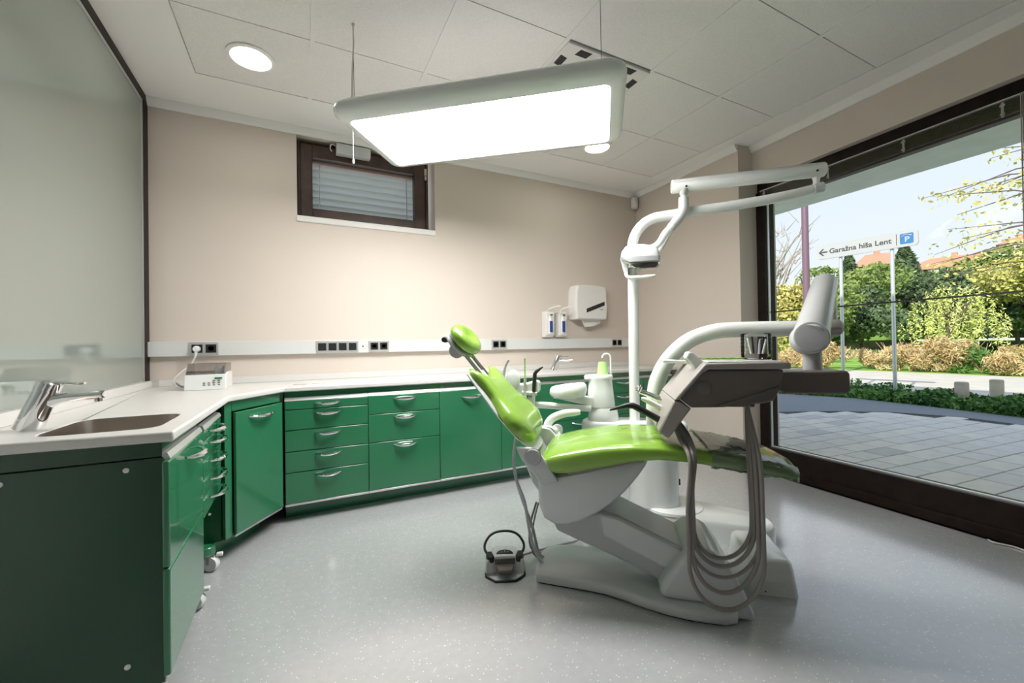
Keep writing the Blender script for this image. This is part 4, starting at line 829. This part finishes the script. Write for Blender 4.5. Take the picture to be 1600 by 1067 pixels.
# street sign
FSG = Matrix(((.0905, -.9959, 0, 9.70), (-.9959, -.0905, 0, 4.055), (0, 0, 1, 0), (0, 0, 0, 1)))      # x to the right along the board, -y... board faces the room
sg = thing('road_sign', 'white direction sign on two thin metal posts reading Garažna hiša Lent', 'sign', T(9.70, 4.055, 0))
bd = obj('board', MB().prism([(x, z) for x, z in rrect(-.78, .775, 2.72, 3.005, .05, 5)], .0, .03, 'y'), 'sign', sg, FSG)
for x in (-.39, .40): obj('post', MB().tube([(x, -.035, -.03), (x, -.035, 2.95)], .03, 12), 'galv', sg, FSG)
def text(body, width, x, z, m, par, F, y=.031, ext=.0015):
    cu = bpy.data.curves.new('lettering', 'FONT'); cu.body = body; cu.size = 1; cu.extrude = ext; cu.offset = .02; cu.align_y = 'CENTER'
    tmp = bpy.data.objects.new('lettering', cu); COL.objects.link(tmp); dg = bpy.context.evaluated_depsgraph_get(); me = bpy.data.meshes.new_from_object(tmp.evaluated_get(dg))
    bpy.data.objects.remove(tmp); xs = [v.co.x for v in me.vertices]; k_ = width/(max(xs)-min(xs)); x -= min(xs)*k_; me.transform(WMS[par.name].inverted() @ F @ Matrix(((k_, 0, 0, x), (0, 0, 1, y), (0, k_, 0, z), (0, 0, 0, 1)))); me.materials.clear(); me.materials.append(MAT[m])
    o = bpy.data.objects.new('lettering', me); COL.objects.link(o); o.parent = par; WMS[o.name] = WMS[par.name]; return o
text('Garažna hiša Lent', .97, -.555, 2.86, 'signtext', bd, FSG)
obj('arrow', MB().prism([(-.745, 2.86), (-.675, 2.93), (-.645, 2.93), (-.695, 2.873), (-.59, 2.873), (-.59, 2.847), (-.695, 2.847), (-.645, 2.79), (-.675, 2.79)], .03, .0325, 'y'), 'signtext', bd, FSG)
obj('divider', MB().box(.478, .486, .03, .0322, 2.76, 2.965), 'signtext', bd, FSG)
pbx = obj('parking_symbol', MB().prism([(x, z) for x, z in rrect(.53, .715, 2.77, 2.955, .02, 4)], .03, .0325, 'y'), 'signblue', bd, FSG)
text('P', .062, .60, 2.845, 'sign', pbx, FSG, .034)
obj('roof_mark', MB().tube([(.555, .034, 2.905), (.59, .034, 2.925), (.622, .034, 2.932), (.655, .034, 2.925), (.69, .034, 2.905)], .006, 6, 3), 'sign', pbx, FSG)
lpst = thing('lamp_post', 'dark purple brown street lamp post standing behind the sign', 'lamp post', T(11.9, 6.25, 0))
obj('pole', MB().tube([(11.9, 6.25, -.03), (11.9, 6.25, 3), (11.9, 6.25, 7.5)], [.085, .08, .07], 14), 'post', lpst)
obj('foot_collar', MB().lathe([(.12, 0), (.12, .12), (.09, .16)], (11.9, 6.25, 0), 14), 'post', lpst)
# far slope, retaining wall, houses
hm = MB(); nx, ny = 26, 30; vs = []; fs = []
for i in range(nx+1):
    for j in range(ny+1):
        x = 52+i*6; y = -20+j*5; vs.append((x, y, -.1 + 15*(1-math.exp(-((x-50)/26)))*(.8+.2*math.sin(y*.11)) + .8*math.sin(x*.3+y*.2)*min(1, i/3)))
for i in range(nx):
    for j in range(ny): a = i*(ny+1)+j; fs.append((a, a+1, a+ny+2, a+ny+1))
struct('hill', hm.add(vs, fs), 'hill')
struct('wall_retaining', MB().prism([(51, 30), (51.6, 30), (55.5, 19), (54.9, 19)], -.1, 2.6), 'stonewall')
def house(label, x, y, z, w_, d_, h, rh, rot, wins=3):
    M = T(x, y, z, rot); t = thing('house', label, 'house', M, 'houses on the far slope')
    obj('wall', MB().box(-w_/2, w_/2, -d_/2, d_/2, -4, h), 'housewall', t, M)
    rf = obj('roof', MB().add([(-w_/2-.4, -d_/2-.4, h), (w_/2+.4, -d_/2-.4, h), (w_/2+.4, d_/2+.4, h), (-w_/2-.4, d_/2+.4, h), (-w_*.22, 0, h+rh), (w_*.22, 0, h+rh)], [(0, 1, 5, 4), (1, 2, 5), (2, 3, 4, 5), (3, 0, 4), (0, 3, 2, 1)]), 'roofred', t, M)
    obj('chimney', MB().box(-.4, .4, -.4, .4, h+rh*.4, h+rh+.6), 'roofred', rf, M)
    for k in range(wins):
        wx = -w_/2 + w_*(k+.5)/wins; wd = obj('window', MB().box(wx-.6, wx+.6, -d_/2-.05, -d_/2+.02, h*.45, h*.45+1.4), 'whitemat', t, M); obj('pane', MB().box(wx-.5, wx+.5, -d_/2-.08, -d_/2-.04, h*.45+.1, h*.45+1.3), 'black', wd, M)
house('red hip-roofed house on the slope right under the sign text', 92.5, 36.8, 11.6, 7, 7, 2.2, 2.6, -1.1)
house('long red-roofed house on the slope behind the golden trees', 105, 30.5, 11.2, 14, 8, 2.2, 2.4, -1.35, 6)
house('pale building with red roof at the far right on the slope', 122, 26.6, 15.0, 5, 6, 3.6, 1.4, -1.35)
def conifer(label, x, y, z, h, r):
    t = thing('conifer', label, 'tree', T(x, y, z), 'conifers on the slope'); obj('trunk', MB().tube([(x, y, z-1), (x, y, z+h)], [.2, .05], 6), 'bark', t)
    n = 1400; q = rng.random(n)**.7; a = rng.uniform(0, 6.28, n); zz = z+h*(1-q); rr = r*q*rng.uniform(.5, 1, n); fobj('foliage', leaves(np.stack([x+rr*np.cos(a), y+rr*np.sin(a), zz], 1), .45, 2), 'leafdark', t)
conifer('small dark conifer left of the red hip roof', 82, 36.4, 10.5, 5.5, 1.8)
conifer('dark conifer right of the right sign post below the board', 77.5, 27.6, 9.0, 6.5, 2.2)
for i, (x, y, z, r, h, mm, lb) in enumerate(((70, 30, 7, 6, 9, 'leafgreen', 'broad green tree on the slope left of the red hip roof'), (74, 26, 7.5, 6, 7.5, 'leafdark', 'dark crown on the slope below the right end of the sign'), (78, 22.5, 8, 6.5, 8, 'leafyellow', 'golden crown on the slope below the long red roof'),
        (82, 18, 8.5, 7, 9, 'leafgreen', 'green crown on the slope at the right window edge'), (62, 32, 5, 5, 7.5, 'leafgreen', 'green crown on the slope behind the lamp post'), (92, 24, 10, 7, 7, 'leafyellow', 'golden crown on the slope below the pale building'))):
    tree('slope_tree', lb, (x, y, z-3), h*.66, r*.66, mm, 7000, .33, 'trees on the far slope')
